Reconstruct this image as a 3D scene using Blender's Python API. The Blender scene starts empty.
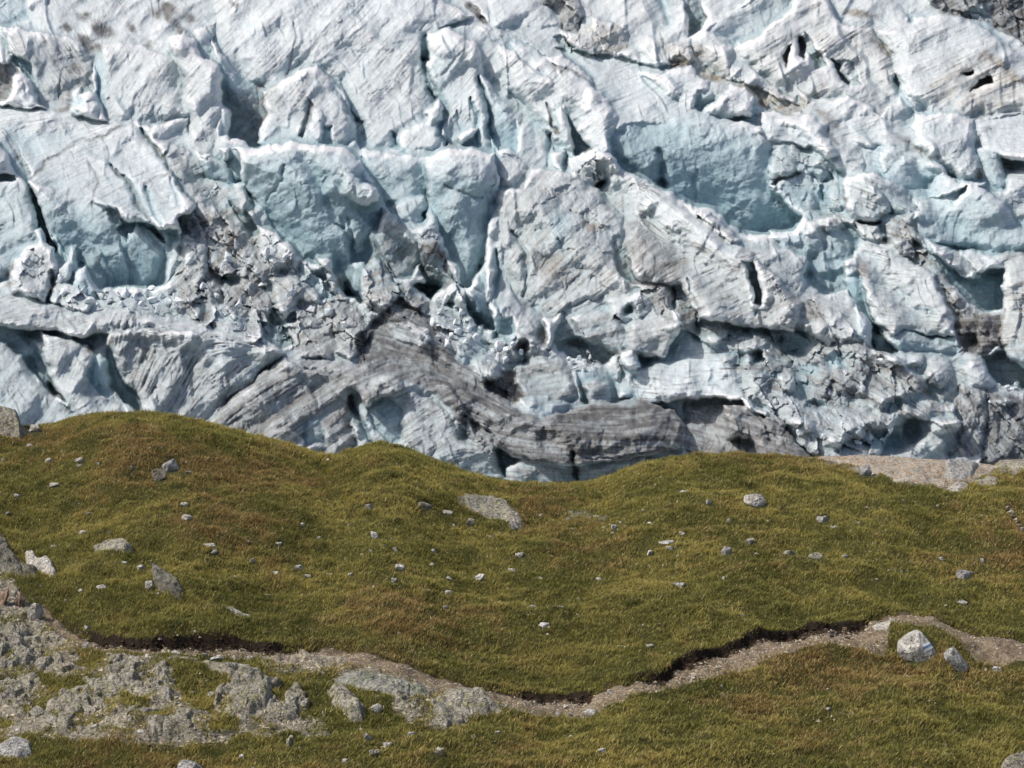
import bpy, bmesh, math, random
import numpy as np
from mathutils import Vector, Matrix
SC = bpy.context.scene
COL = SC.collection
F32 = np.float32
GSTEP = 0.8; RELIEF = 0.92; SSS = 0.0; GRASS = 1.0; SKY_STR = 0.13; SUN_STR = 2.9
rad = math.radians

# ------------------------------------------------------------------ helpers
def tag(o, label=None, cat=None, group=None, kind=None):
    if label: o["label"] = label
    if cat: o["category"] = cat
    if group: o["group"] = group
    if kind: o["kind"] = kind
    return o

def mesh_from_arrays(name, co, quads=None, tris=None, smooth=True):
    me = bpy.data.meshes.new(name)
    nv = len(co)
    me.vertices.add(nv)
    me.vertices.foreach_set("co", np.ascontiguousarray(co, F32).ravel())
    loops, starts = [], []
    off = 0
    if quads is not None and len(quads):
        q = np.asarray(quads, np.int32)
        loops.append(q.ravel()); starts.append(np.arange(len(q), dtype=np.int32) * 4); off = len(q) * 4
    if tris is not None and len(tris):
        t = np.asarray(tris, np.int32)
        loops.append(t.ravel()); starts.append(off + np.arange(len(t), dtype=np.int32) * 3)
    loops = np.concatenate(loops); starts = np.concatenate(starts)
    me.loops.add(len(loops)); me.loops.foreach_set("vertex_index", loops)
    me.polygons.add(len(starts)); me.polygons.foreach_set("loop_start", starts)
    me.update(calc_edges=True)
    me.polygons.foreach_set("use_smooth", np.full(len(starts), bool(smooth)))
    me.update()
    return me

def set_color(me, name, rgb):
    a = me.color_attributes.new(name, 'FLOAT_COLOR', 'POINT')
    c = np.ones((len(me.vertices), 4), F32); c[:, :rgb.shape[1]] = rgb
    a.data.foreach_set("color", c.ravel())

def link(name, me, mat, parent=None):
    o = bpy.data.objects.new(name, me); COL.objects.link(o)
    if mat: me.materials.append(mat)
    if parent: o.parent = parent
    return o

def grid_quads(nr, nc):
    i = np.arange((nr - 1) * (nc - 1), dtype=np.int64)
    r, c = i // (nc - 1), i % (nc - 1)
    a = r * nc + c
    return np.stack([a, a + nc, a + nc + 1, a + 1], 1)

# ------------------------------------------------------------------ camera geometry
CAM = np.array([0.0, 0.0, 30.0]); FPX = 2409.0; PITCH = rad(-9.0)
cp, sp = math.cos(PITCH), math.sin(PITCH)
def slope(v):                       # dz/dy of the line of sight through picture row v
    yc = (384.0 - v) / FPX
    return (sp + yc * cp) / (cp - yc * sp)
def across(x, v):                   # dx/dy
    yc = (384.0 - v) / FPX
    return ((x - 512.0) / FPX) / (cp - yc * sp)
def world(x, v, Y):
    return np.stack([across(x, v) * Y, Y + 0 * x, 30.0 + slope(v) * Y], -1)

# ------------------------------------------------------------------ noise
def _hash(ix, iy, seed):
    h = (ix.astype(np.int64) * 374761393 + iy.astype(np.int64) * 668265263 + seed * 974634777) & 0xFFFFFFFF
    h = ((h ^ (h >> 13)) * 1274126177) & 0xFFFFFFFF
    h = (h ^ (h >> 16)) & 0xFFFFFFFF
    return h
def rnd(ix, iy, seed):
    return (_hash(ix, iy, seed) & 0xFFFFFF).astype(F32) / F32(0xFFFFFF)
def perlin(x, y, seed=0):
    x = np.asarray(x, F32); y = np.asarray(y, F32)
    x0 = np.floor(x); y0 = np.floor(y)
    fx = x - x0; fy = y - y0
    ux = fx * fx * fx * (fx * (fx * 6 - 15) + 10); uy = fy * fy * fy * (fy * (fy * 6 - 15) + 10)
    x0 = x0.astype(np.int64); y0 = y0.astype(np.int64)
    def g(dx, dy):
        a = rnd(x0 + dx, y0 + dy, seed) * F32(6.2831853)
        return np.cos(a) * (fx - dx) + np.sin(a) * (fy - dy)
    a = g(0, 0); b = g(1, 0); c = g(0, 1); d = g(1, 1)
    p = a + (b - a) * ux; q = c + (d - c) * ux
    return (p + (q - p) * uy) * F32(1.5)
def fbm(x, y, octv=4, seed=0, gain=0.5, ridge=False):
    s = 0; a = 1.0; t = 0
    for i in range(octv):
        n = perlin(x * 2.03 ** i + 17.3 * i, y * 2.03 ** i - 9.1 * i, seed + i * 13)
        if ridge: n = 1 - 2 * np.abs(n)
        s = s + n * a; t += a; a *= gain
    return s / t
def facets(x, y, seed=0, tilt=1.0):
    """chipped blocks: nearest cell carries its own tilted plane; returns height, gap distance, cell id value"""
    x0 = np.floor(x).astype(np.int64); y0 = np.floor(y).astype(np.int64)
    best = np.full(x.shape, 9.0, F32); sec = best.copy(); hh = np.zeros_like(best); cid = np.zeros_like(best)
    for dx in (-1, 0, 1):
        for dy in (-1, 0, 1):
            cx = x0 + dx; cy = y0 + dy
            px = cx + 0.1 + 0.8 * rnd(cx, cy, seed); py = cy + 0.1 + 0.8 * rnd(cx, cy, seed + 1)
            ex = (x - px).astype(F32); ey = (y - py).astype(F32)
            d = np.sqrt(ex * ex + ey * ey)
            h = rnd(cx, cy, seed + 2) - 0.5 + tilt * (ex * (rnd(cx, cy, seed + 3) - 0.5) + ey * (rnd(cx, cy, seed + 4) - 0.5)) * 2
            near = d < best
            sec = np.where(near, best, np.minimum(sec, d))
            hh = np.where(near, h, hh); cid = np.where(near, rnd(cx, cy, seed + 5), cid)
            best = np.where(near, d, best)
    return hh, sec - best, cid
def sstep(a, b, x):
    t = np.clip((x - a) / (b - a), 0, 1)
    return t * t * (3 - 2 * t)
def blur(a, s):
    fy = np.fft.fftfreq(a.shape[0] + 64)[:, None]; fx = np.fft.rfftfreq(a.shape[1] + 64)[None]
    p = np.pad(a, 32, mode='edge')
    k = np.exp(-2 * (math.pi * s) ** 2 * (fx * fx + fy * fy))
    return np.fft.irfft2(np.fft.rfft2(p) * k, p.shape)[32:-32, 32:-32].astype(F32)
def pts(s):
    v = [float(t) for t in s.replace(',', ' ').split()]
    return np.array(v).reshape(-1, 2)
def seg_dist(px, py, P, closed):
    n = len(P); d = np.full(px.shape, 1e9, F32); tt = np.zeros(px.shape, F32); inside = np.zeros(px.shape, bool)
    L = np.concatenate([[0], np.cumsum(np.hypot(*(P[1:] - P[:-1]).T))]); tot = L[-1]
    for i in range(n if closed else n - 1):
        ax, ay = P[i]; bx, by = P[(i + 1) % n]
        ex, ey = bx - ax, by - ay
        t = np.clip(((px - ax) * ex + (py - ay) * ey) / (ex * ex + ey * ey + 1e-9), 0, 1)
        q = (px - ax - t * ex) ** 2 + (py - ay - t * ey) ** 2
        if closed:
            d = np.minimum(d, q)
            c = ((ay > py) != (by > py)) & (px < (bx - ax) * (py - ay) / (by - ay + 1e-12) + ax)
            inside ^= c
        else:
            m = q < d; d = np.where(m, q, d); tt = np.where(m, (L[i] + t * math.hypot(ex, ey)) / tot, tt)
    d = np.sqrt(d)
    return (np.where(inside, d, -d)) if closed else (d, tt)
# ------------------------------------------------------------------ glacier: an icefall built as one relief on a 25 degree slope
GX = np.concatenate([np.linspace(-700, -70, 45)[:-1], np.arange(-70, 1094.1, GSTEP), np.linspace(1094, 1700, 45)[1:]]).astype(F32)
GV = np.concatenate([np.linspace(-260, -30, 24)[:-1], np.arange(-30, 492.1, GSTEP), np.linspace(492, 640, 22)[1:]]).astype(F32)
gx, gv = np.meshgrid(GX, GV)
KSL = math.tan(rad(25))
def base_depth(v):
    return (84 + 420 * KSL) / (KSL - slope(v))
wx = gx + 6.5 * fbm(gx / 40, gv / 40, 4, 5) + 3.0 * fbm(gx / 11, gv / 11, 3, 8)
wv = gv + 6.5 * fbm(gx / 40, gv / 40, 4, 25) + 3.0 * fbm(gx / 11, gv / 11, 3, 28)
Yb = base_depth(gv).astype(F32)
# diagonal swells running from upper left to lower right
u1 = (gx * 0.55 + gv * 0.83); u2 = (gx * 0.83 - gv * 0.55)
DEP = Yb - 7 * fbm(u1 / 70, u2 / 210, 4, 3, 0.5, True) - 4 * fbm(gx / 60, gv / 60, 4, 9)
BLU = np.full(gx.shape, 0.0, F32) + 0.10 * fbm(gx / 60, gv / 60, 3, 71); DIR = np.full(gx.shape, 0.10, F32) + 0.06 * fbm(gx / 50, gv / 40, 3, 72)
TAN = np.full(gx.shape, 0.3, F32); RUB = np.full(gx.shape, 0.05, F32); GRO = np.full(gx.shape, 0.55, F32)
def window(P, m):
    c0, c1 = np.searchsorted(GX, [P[:, 0].min() - m, P[:, 0].max() + m]); r0, r1 = np.searchsorted(GV, [P[:, 1].min() - m, P[:, 1].max() + m])
    return (slice(r0, max(r1, r0 + 1)), slice(c0, max(c1, c0 + 1)))
def at_depth(x, v):
    return float(DEP[min(np.searchsorted(GV, v), len(GV) - 1), min(np.searchsorted(GX, x), len(GX) - 1)])
def Rg(p, s=0.35, sx=0.0, H=0.0, a=None, w=8, R=2.0, Bu=0.0, e=1.1, b=None, d=None, t=None, r=None, g=None):
    P = pts(p); W = window(P, 14)
    x = wx[W]; v = wv[W]
    if x.size < 9: return
    sd = seg_dist(x, v, P, True)
    c = P.mean(0)
    if a is None: D0 = float(base_depth(c[1])) - H; a = c
    else: D0 = at_depth(*a) - H
    D = D0 + s * (a[1] - gv[W]) + sx * (gx[W] - a[0])
    D = D + R * ((1 - np.clip(sd / w, 0, 1)) ** 2 - .5) - Bu * (1 - (1 - np.clip(sd / w, 0, 1)) ** 2)
    m = sstep(-e, e, sd)
    DEP[W] += (D - DEP[W]) * m
    m2 = sstep(-2.5, 2.0, sd)
    for A, val in ((BLU, b), (DIR, d), (TAN, t), (RUB, r), (GRO, g)):
        if val is not None: A[W] += (val - A[W]) * m2
def Tn(p, b=None, d=None, t=None, r=None, g=None, f=4.0, k=1.0):         # tone only: veins of dirt, bands of blue ice
    P = pts(p); W = window(P, f + 6); sd = seg_dist(wx[W], wv[W], P, True); m = sstep(-f, f, sd) * k
    for A, val in ((BLU, b), (DIR, d), (TAN, t), (RUB, r), (GRO, g)):
        if val is not None: A[W] += (val - A[W]) * m
def Ck(p, w=1.5, z=2.0, b=0.0, d=0.0):                           # crack or crevasse along a line
    P = pts(p); W = window(P, w * 4 + 6); dd, tt = seg_dist(wx[W], wv[W], P, False)
    ww = w * (0.35 + 0.65 * np.sqrt(np.clip(4 * tt * (1 - tt), 0, 1))) * (1 + 0.35 * fbm(gx[W] / 7, gv[W] / 7, 2, 44))
    k = np.exp(-(dd / ww) ** 2)
    DEP[W] += z * .75 * k
    BLU[W] = np.maximum(BLU[W], b * np.exp(-(dd / ww / 1.7) ** 2)); DIR[W] = np.maximum(DIR[W], d * k)
def El(x, y, rx, ry, z, b=0.0, d=0.0, ang=0.0, q=2.0):                 # hollow (z > 0) or hump (z < 0)
    m = max(rx, ry) * 1.8 + 4; W = window(np.array([[x - m, y - m], [x + m, y + m]]), 0)
    ex = wx[W] - x; ey = wv[W] - y; ca, sa = math.cos(rad(ang)), math.sin(rad(ang))
    rr = ((ex * ca + ey * sa) / rx) ** 2 + ((-ex * sa + ey * ca) / ry) ** 2
    k = 1 - sstep(0.35, 1.5, np.sqrt(rr)) if z > 0 else np.sqrt(np.clip(1 - rr, 0, 1))
    DEP[W] += (z * .62 if z > 0 else z) * k
    k2 = 1 - sstep(0.5, 1.25, np.sqrt(rr))
    if b > 0: BLU[W] = BLU[W] + (b - BLU[W]) * k2
    if d > 0: DIR[W] = DIR[W] + (d - DIR[W]) * k2
# ---- upper left
Rg("-40,-10 24,-10 28,18 12,28 -40,30", s=.3, b=.45, d=.05)
Rg("2,28 50,32 82,42 94,60 90,85 76,98 70,114 50,113 36,102 30,78 14,56", s=.2, sx=.03, H=2, g=1.1, d=.28, b=.12, w=14, R=3)
Rg("-40,38 6,42 14,58 8,64 -40,68", s=.6, H=6, d=.05)
Rg("-40,64 12,62 20,70 24,80 14,84 6,98 -40,102", s=.1, H=-3, d=.75, b=.1, g=1.2)
Rg("14,57 22,60 33,70 34,80 29,80 20,68", s=.1, H=-1, b=.8, d=0, g=.2)
Rg("7,94 14,80 22,75 29,80 32,95 35,105 20,103 6,102", s=.25, sx=.10, H=7, d=.03, w=5, R=2)
Rg("62,70 90,62 94,90 75,113 60,112 58,90", s=.15, H=-2, d=.38, g=1.3, b=.1)
Rg("98,46 120,42 150,50 176,62 183,80 181,100 190,118 150,125 108,120 99,97 93,62", s=.28, sx=-.05, H=5, g=1.0, d=.1, w=18, R=6)
Tn("93,52 101,50 106,80 108,112 100,110 94,85", b=.65, d=.0, g=.3)
Rg("60,95 76,92 72,116 58,113", s=.1, H=-3, d=.6, g=1.3)
Rg("71,112 74,90 82,86 84,118", s=.2, H=3, b=.55, d=.02, g=.2)
Rg("82,94 90,89 98,94 99,118 80,117 77,108", s=.25, sx=.04, H=8, d=.10, w=6, R=3)
Rg("168,36 180,28 200,44 214,60 221,68 222,112 218,130 200,143 188,134 186,118 181,100 183,80 174,60", s=.22, sx=-.06, H=9, g=1.0, d=.12, w=14, R=6)
Rg("193,30 207,28 214,44 214,62 205,60 195,42", s=.2, sx=.06, H=7, b=.35, g=.3, w=6, R=3)
Rg("213,40 222,52 232,72 256,82 278,98 273,130 262,148 246,138 232,136 224,128 222,108 221,70", s=.06, sx=.02, H=-9, b=.72, d=.08, g=.3, r=.1)
Tn("225,95 250,92 275,105 270,140 245,136 232,120", b=.35, d=.42, g=.4, f=8)
Rg("221,104 229,112 231,124 229,133 221,133", s=.1, sx=.12, H=1, b=.5, d=.02, g=.2, w=4, R=2)
Rg("189,126 205,122 218,130 215,144 222,150 205,158 190,150", s=.4, H=4, r=.7, d=.25)
Rg("216,-20 256,-20 400,-20 472,16 440,28 423,38 425,60 428,88 440,105 432,128 402,150 362,150 340,82 306,62 280,92 252,84 232,68 214,40", s=.36, sx=-.02, H=4, g=1.0, d=.08, w=26, R=6)
Tn("225,20 300,-10 400,-10 440,15 420,40 350,35 300,45 250,60", d=.0, b=.05, f=14, g=.7)
Ck("296,25 296,40 294,55 290,68 286,82", 1.1, 1.5, 0, .7)
Rg("262,92 278,84 300,70 318,64 330,80 345,96 352,115 360,140 345,150 300,148 275,146 260,140 268,112", s=.25, sx=-.03, H=7, g=.8, d=.14, w=10, R=4)
Tn("256,80 275,88 280,100 272,120 262,135 254,110", d=.45, b=.3)
Rg("308,98 314,108 313,120 306,128 302,138 298,138 303,120", s=.15, H=3, b=.35, d=.5)
Rg("311,108 318,108 324,122 325,142 318,144 309,128", s=.2, sx=-.05, H=9, b=.15, w=4, R=2)
Rg("324,128 332,126 335,146 323,146", s=.1, H=2, b=.7, d=.05)
Ck("327,78 335,88 345,106 352,118 362,124 366,140", 2.6, 5, .85, .05)
El(359, 140, 12, 10, 4, .6, .1)
Rg("404,128 425,120 440,128 440,150 400,152", s=.3, H=6, d=.08, w=8, R=3)
Ck("394,130 397,140 402,148 407,154", 2.2, 4, .85, .1)
Ck("364,62 366,76", 1.8, 2, .6, 0)
# block with the two blue slots, x 420-520
Rg("427,34 450,26 478,44 480,60 484,95 492,130 494,152 445,146 447,122 440,100 428,76", s=.3, sx=-.05, H=6, g=.9, d=.08, b=.1, w=9, R=3)
Rg("421,38 427,40 429,62 424,64 421,55", s=.08, H=-1, b=.8, d=.1, g=.1)
Ck("424,60 430,80 433,95 441,106 444,120 440,132 447,144", 3.4, 8, .9, .02)
Rg("426,112 438,101 442,108 441,120 432,126 428,122", s=.2, sx=.1, H=9, b=.25, w=5, R=2.5)
Rg("446,118 450,114 450,142 445,142", s=.1, H=2, b=.3)
Ck("455,112 459,125 463,142", 1.8, 2.5, .7)
Ck("469,98 475,112 478,130 481,150", 2.4, 4, .85)
Rg("457,136 470,124 480,128 474,138 462,146", s=.4, H=7, b=.1, w=4, R=2)
Rg("480,74 494,84 508,108 522,128 516,156 502,158 493,134 487,106", s=.1, sx=-.16, H=0, b=.62, d=0, g=.3, w=6, R=1)
Ck("479,76 484,92 489,108 491,130 496,150 499,158", 2.6, 7, .9, .1)
Tn("430,70 448,55 462,50 445,80 436,92", b=.5, g=.8)
Ck("430,84 445,72 463,52", 1.5, 1.2, .2, .2)
for dx_, dv_, da_, db_, dg_ in ((83, 16, 8, 5, 0), (66, 28, 7, 4, 20), (104, 29, 13, 7, 25), (88, 42, 13, 6, 40), (94, 48, 7, 9, -60), (156, 14, 7, 5, 20), (168, 8, 12, 7, 35), (172, 20, 10, 4, 50), (186, 18, 9, 4, 10), (150, 45, 4, 5, 0), (178, 28, 3, 4, 0), (236, 4, 6, 3, 20),
        (132, 27, 3, 6, -40), (70, 72, 5, 3, 20), (76, 70, 8, 5, 10)):
    El(dx_, dv_, da_, db_, .8, 0, .85, dg_)
# ---- top centre
Rg("478,26 505,33 530,44 546,56 520,52 490,40", s=.1, H=3, b=.38, w=4, R=1)
Rg("462,-10 480,-10 500,10 486,24 474,16", s=.6, H=3, d=.1)
Rg("464,1 476,4 487,22 480,20 472,11", s=.1, H=0, d=.95, b=0)
Rg("486,-10 535,-10 548,8 556,26 540,28 520,20 500,30 488,24", s=.5, H=5, d=.06, b=.1, w=12, R=4)
Rg("536,-10 575,-10 585,14 580,34 562,32 556,16 545,4", s=.2, sx=.08, H=4, d=.6, t=.4, r=1, w=8, R=3)
Rg("560,30 580,34 596,20 618,26 628,36 628,50 616,60 600,58 584,54 566,50", s=.3, H=5, d=.36, t=.95, r=1.3, w=8, R=3)
Rg("553,36 560,34 576,48 566,52", s=.1, H=-2, b=.65)
Tn("576,-10 650,-10 660,20 640,30 610,18 585,20", d=.12, t=.7, f=8)
Rg("634,44 648,34 660,40 664,60 650,62 640,54", s=.4, H=6, d=.15, t=.8, r=.6, w=5, R=2)
Ck("657,-10 661,8 667,24", 3.2, 5, .7, .05)
Rg("682,-10 700,-10 704,20 700,28 690,34 686,18", s=.05, H=-5, b=.5, d=.35, g=1)
Ck("659,32 666,45 669,60", 1.2, 2, 0, .9)
Rg("495,44 540,58 562,55 590,74 597,95 590,125 577,148 560,156 545,132 525,110 510,90", s=.32, sx=-.04, H=6, g=.9, d=.10, w=12, R=5)
Rg("512,40 535,48 556,66 560,80 540,78 520,62", s=.5, H=8, d=.05, w=8, R=3)
Ck("545,62 560,68 573,71 586,80 594,90 595,100", 1.7, 2.5, 0, .8)
El(563, 70, 8, 4, 1.5, 0, .6, 20)
Ck("546,100 551,112 552,126 563,136 578,144 594,152", 1.9, 4, .2, .95)
Rg("552,100 562,105 577,132 590,146 583,152 576,160 571,158 572,140 560,128 554,118", s=.1, sx=.08, H=-1, b=.62, g=.2, d=0)
Rg("582,150 590,148 596,152 591,157 582,160", s=.05, H=-8, b=.2, d=1, g=0)
Rg("556,112 563,106 570,124 573,160 566,164 560,140", s=.2, H=6, d=.02, b=.15, w=4, R=2)
Ck("549,132 549,150 548,166", 2.4, 4, .8)
Rg("552,154 562,150 564,172 555,166", s=.3, H=8, d=.1, w=4, R=2)
Ck("565,155 566,173", 1.5, 4, .8, .2)
Tn("527,122 540,112 545,130 530,150 515,160", b=.3, f=6)
# ---- the big white shoulder over the blue wall
Rg("556,48 600,54 640,62 675,66 700,66 710,84 700,110 720,118 770,128 800,135 800,150 760,150 700,140 620,140 600,110 592,80", s=.62, sx=-.01, H=7, g=.8, d=.05, b=.08, w=16, R=4)
Rg("610,132 630,124 660,120 690,118 730,126 770,134 778,160 792,195 806,215 796,228 775,236 745,233 715,212 690,205 670,192 640,186 625,172 614,156", s=.03, sx=-.03, a=(690,122), H=0, b=.6, d=.04, g=.4, r=.1, w=40, R=0, Bu=7)
Tn("700,118 770,130 776,150 740,142 690,132", b=.35, f=7)
Tn("612,130 650,122 680,128 665,160 640,180 618,160", b=.72, d=.1, f=6)
Ck("660,150 662,165 661,182 664,192", 3.5, 4, .85, .1)
El(658, 172, 9, 7, 3, .6, .1)
El(660, 186, 8, 5, 5, .9, .3)
Ck("696,168 693,185 697,200", 2.2, 2, .75)
Ck("752,144 750,160", 1.6, .8, -.1)
Rg("584,88 600,94 616,120 614,150 602,154 590,146 578,132", s=.3, sx=-.05, H=10, g=.8, d=.06, w=9, R=4)
Rg("640,72 672,68 700,66 708,84 702,104 690,110 668,92", s=.5, H=9, d=.03, g=.8, w=8, R=3)
Rg("698,92 708,90 716,96 700,112 694,108", s=.1, sx=.1, H=5, b=.5)
Rg("700,112 718,95 738,82 750,90 757,103 752,118 722,120", s=.3, sx=-.04, H=10, d=.05, g=.6, w=8, R=3)
Rg("752,92 760,98 764,108 756,116 750,112", s=.1, sx=.2, H=6, b=.65, g=.2, w=4, R=1)
Rg("758,112 775,110 800,118 806,114 818,122 830,140 838,155 820,162 790,156 768,140", s=.45, H=8, d=.03, b=.08, g=.7, w=9, R=3)
# ---- tan debris valley
Rg("668,44 700,42 726,74 750,84 770,96 802,106 806,113 785,112 765,109 748,88 724,80 706,84 690,66 672,64", s=.35, H=1, d=.42, t=1, r=1.3, g=.2)
Rg("706,45 735,44 733,76 720,82 704,66", s=.25, H=5, d=.22, t=1, g=1, r=.4, w=7, R=3)
El(679, 64, 9, 5, 2, 0, .9)
El(716, 80, 14, 4, 1.5, 0, .65, 10)
Tn("742,84 754,90 768,104 764,108 750,98", d=.95, t=.6, f=2)
Tn("814,110 830,112 838,128 830,122 818,118", d=.7, t=.8, f=3)
Ck("826,126 832,136 838,144", 2, 1, 0, .8)
Tn("768,90 800,96 812,106 800,114 770,110", d=.5, t=1, r=1.2, f=3)
# ---- upper right sheets
Rg("706,30 725,14 760,-12 832,-12 866,24 890,52 894,70 903,98 880,116 850,96 800,102 770,86 736,46", s=.33, sx=-.02, H=5, g=1.2, d=.17, t=.8, w=16, R=4)
Rg("706,30 735,8 770,-12 800,-12 790,10 760,36 736,44", s=.2, sx=.06, H=6, g=.6, d=.06, b=.3, w=8, R=2)
Rg("798,36 804,38 807,46 804,58 799,54", s=.05, H=-4, d=.9, t=0)
Rg("804,33 815,44 826,66 816,68 806,50", s=.1, H=0, b=.4, d=.15)
Rg("782,56 791,46 790,52 784,66", s=.05, H=-3, b=.3, d=.8)
Rg("828,58 838,64 850,80 852,86 842,80 834,68", s=.05, H=-6, b=.75, d=.45, g=.2)
Rg("836,60 852,62 864,86 852,84 840,72", s=.15, sx=-.1, H=1, b=.3, d=.15, g=1)
Ck("855,38 856,50 856,62", 1, 1, 0, .6)
Rg("800,90 806,112 812,100", s=.3, H=3, d=.4, t=1)
Rg("824,-12 870,-12 900,4 912,24 904,40 880,34 868,28 850,30 836,20", s=.5, H=5, d=.05, w=10, R=3)
Tn("840,10 858,11 878,15 876,20 855,18 842,16", d=.8, t=.7, f=2)
Rg("872,30 900,20 940,14 980,26 1010,46 1040,72 1040,112 1000,116 962,116 930,112 908,98 896,76 894,52", s=.42, sx=-.01, H=7, g=.95, d=.08, t=.5, w=16, R=6)
Tn("950,60 1000,60 1040,85 1040,112 980,116 935,108 925,90", d=.3, t=1, g=1.3, f=10)
Tn("868,38 880,40 893,52 890,56 878,48", d=.75, t=.7, f=2)
Ck("976,60 988,56 1004,62 1016,74 1030,82", 4, -1.5, 0, .0)
Tn("972,60 986,52 1004,60 1020,74 1034,84 1018,82 1008,76 1000,66 984,62", d=.72, t=.6, f=3)
Rg("971,92 980,82 992,78 993,82 982,86", s=0, H=-2, b=.6, d=.5)
Rg("960,74 972,73 974,76 964,77", s=0, H=0, b=.2, d=.6)
Ck("894,78 902,94 911,110 918,130", 3, 5, .6)
Rg("910,14 916,12 915,24 910,22", s=.1, H=2, b=.7, d=.1)
Rg("915,-12 1060,-12 1060,44 1024,44 1008,36 992,24 960,18 940,12", s=.25, H=2, d=.84, t=.25, r=1.6, g=.3, b=.1)
Tn("968,8 990,6 992,22 975,20", d=.35, b=.5, f=3)
Tn("955,20 990,26 1010,40 980,38", d=.02, b=.35, f=4)
Rg("914,114 940,112 976,118 979,150 982,176 962,182 940,166 912,146", s=.3, sx=-.02, H=8, g=.6, d=.05, b=.1, w=9, R=4)
Tn("925,118 942,114 945,135 932,132", b=.3, f=5)
Rg("979,146 1000,146 1008,190 992,190 984,178", s=.12, sx=-.04, H=3, b=.5, g=.3)
Tn("976,166 982,168 982,180 977,178", d=.9, f=1.5)
Rg("976,120 1060,112 1060,164 1012,160 984,148", s=.6, H=8, d=.02, g=.6, w=8, R=3)
Tn("1002,152 1014,162 1016,172 1006,168", d=.65, f=2)
Ck("1007,175 1005,196", 1.4, 1.5, .2, .3)
Rg("846,120 882,116 902,122 916,132 905,150 886,148 870,150 850,142", s=.5, H=6, d=.05, b=.05, g=.8, w=8, R=3)
Tn("892,132 906,138 924,152 940,158 930,160 908,148", d=.7, t=.5, f=2.5)
Rg("860,150 886,146 905,150 940,164 956,182 985,182 960,200 930,206 905,204 888,190 862,172", s=.3, sx=-.1, H=6, d=.03, b=.2, g=.5, w=6, R=2)
Rg("884,148 892,147 904,154 900,170 884,172 878,160", s=.3, sx=.10, H=9, b=.3, g=.5, w=5, R=2)
Rg("884,172 902,156 940,172 930,186 905,192 890,186", s=.15, sx=-.02, H=7, b=.45, g=.3)
Rg("900,204 940,192 970,184 990,192 1003,204 1015,224 1040,240 1040,254 1000,258 970,252 940,246 922,236 910,222", s=.16, sx=-.02, H=7, b=.42, g=.35, w=12, R=5)
Rg("912,200 950,192 968,186 955,204 938,218 914,222", s=.5, H=9, d=.0, b=.1, g=.4, w=6, R=2)
Tn("912,214 945,206 935,222 918,226", b=.45, f=4)
Ck("926,240 945,246 966,251", 1.8, 3, .8, .1)
Rg("958,250 1000,256 1040,252 1040,272 1008,272 978,276 962,264", s=.4, H=7, g=.5, d=.08, w=6, R=2)
Rg("924,238 960,254 978,270 974,278 950,266 930,252", s=.3, H=5, d=.25, g=1, w=5, R=2)
Rg("916,234 930,252 950,268 972,280 978,272 1003,272 1001,306 985,313 968,306 950,284 930,268", s=.08, H=-4, b=.75, d=.06, g=.4)
El(976, 275, 8, 5, -4, 0.1, 0)
Rg("1003,266 1040,248 1060,250 1060,352 1010,356 1000,350 992,328 1002,300", s=.25, sx=-.03, H=5, d=.2, t=.7, g=1, w=9, R=4)
Tn("1005,256 1040,248 1040,262 1008,264", d=.5, t=.4, f=4)
# ---- caves and blocks x 768-900, y 160-330
Rg("770,150 812,146 830,160 846,178 846,208 822,222 800,215 784,205 772,190", s=.3, H=1, b=.3, r=.7, d=.15)
Rg("770,140 796,146 802,160 798,172 778,182 770,170", s=.3, H=5, g=.9, d=.12, w=6, R=2)
El(795, 196, 15, 13, 5, .65, .1)
El(794, 180, 8, 6, 1, .5, .1)
Ck("774,184 782,178 792,176 802,171", 2.2, 5, .3, .8)
Rg("806,164 830,166 834,180 826,182 812,176", s=.1, H=1, b=.55, g=.4)
El(822, 196, 9, 12, 4, .6, .1)
Rg("841,186 846,178 862,175 878,186 886,196 890,212 876,222 856,221 844,206", s=.22, sx=-.05, H=9, g=1.1, d=.13, b=.1, w=7, R=3)
Rg("860,174 872,172 892,180 906,192 920,212 908,216 892,214 886,200 876,186", s=.15, sx=.02, H=8, g=.9, d=.18, b=.35, w=6, R=2)
Ck("842,192 845,206", 1.4, 3, .2, .9)
Ck("854,222 868,223 882,223", 1.8, 5, .2, .8)
Rg("880,214 908,216 912,224 905,230 890,240 882,232", s=.1, H=2, b=.45, d=.2)
El(886, 240, 6, 3, 6, .1, 1)
Rg("828,228 850,224 862,236 856,258 842,264 834,250", s=.1, sx=.05, H=0, b=.5, d=.15, g=.4)
Rg("816,218 836,212 858,222 880,226 882,240 866,238 848,226 826,230", s=.4, H=6, r=1.2, d=.28, t=.7)
Rg("886,228 900,216 912,216 920,238 916,262 902,258 890,244", s=.3, H=6, r=1.3, d=.45, t=.5, w=6, R=2)
Rg("770,232 800,232 832,244 846,262 846,292 820,294 798,282 784,262", s=.12, H=-2, b=.48, d=.12, r=.5, g=.3)
for hx, hy in ((795, 248), (812, 258), (824, 246), (806, 274), (828, 276), (838, 262)):
    El(hx, hy, 8, 5, 2.5, .62, .15)
Rg("912,240 928,254 950,282 966,306 988,314 1003,306 1004,330 990,352 975,345 960,325 945,300 930,275 914,262", s=.35, H=1, d=.5, t=.35, r=1.2, g=.4)
Rg("955,318 985,312 1002,318 1004,345 986,356 962,350 955,335", s=.3, H=2, d=.8, t=.4, r=1.0)
El(974, 342, 9, 5, 6, 0, 1, 20)
Rg("842,280 858,274 868,294 874,316 884,338 896,350 872,346 862,315 850,296", s=.08, H=-6, b=.85, d=.02, g=.1, r=0)
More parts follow.
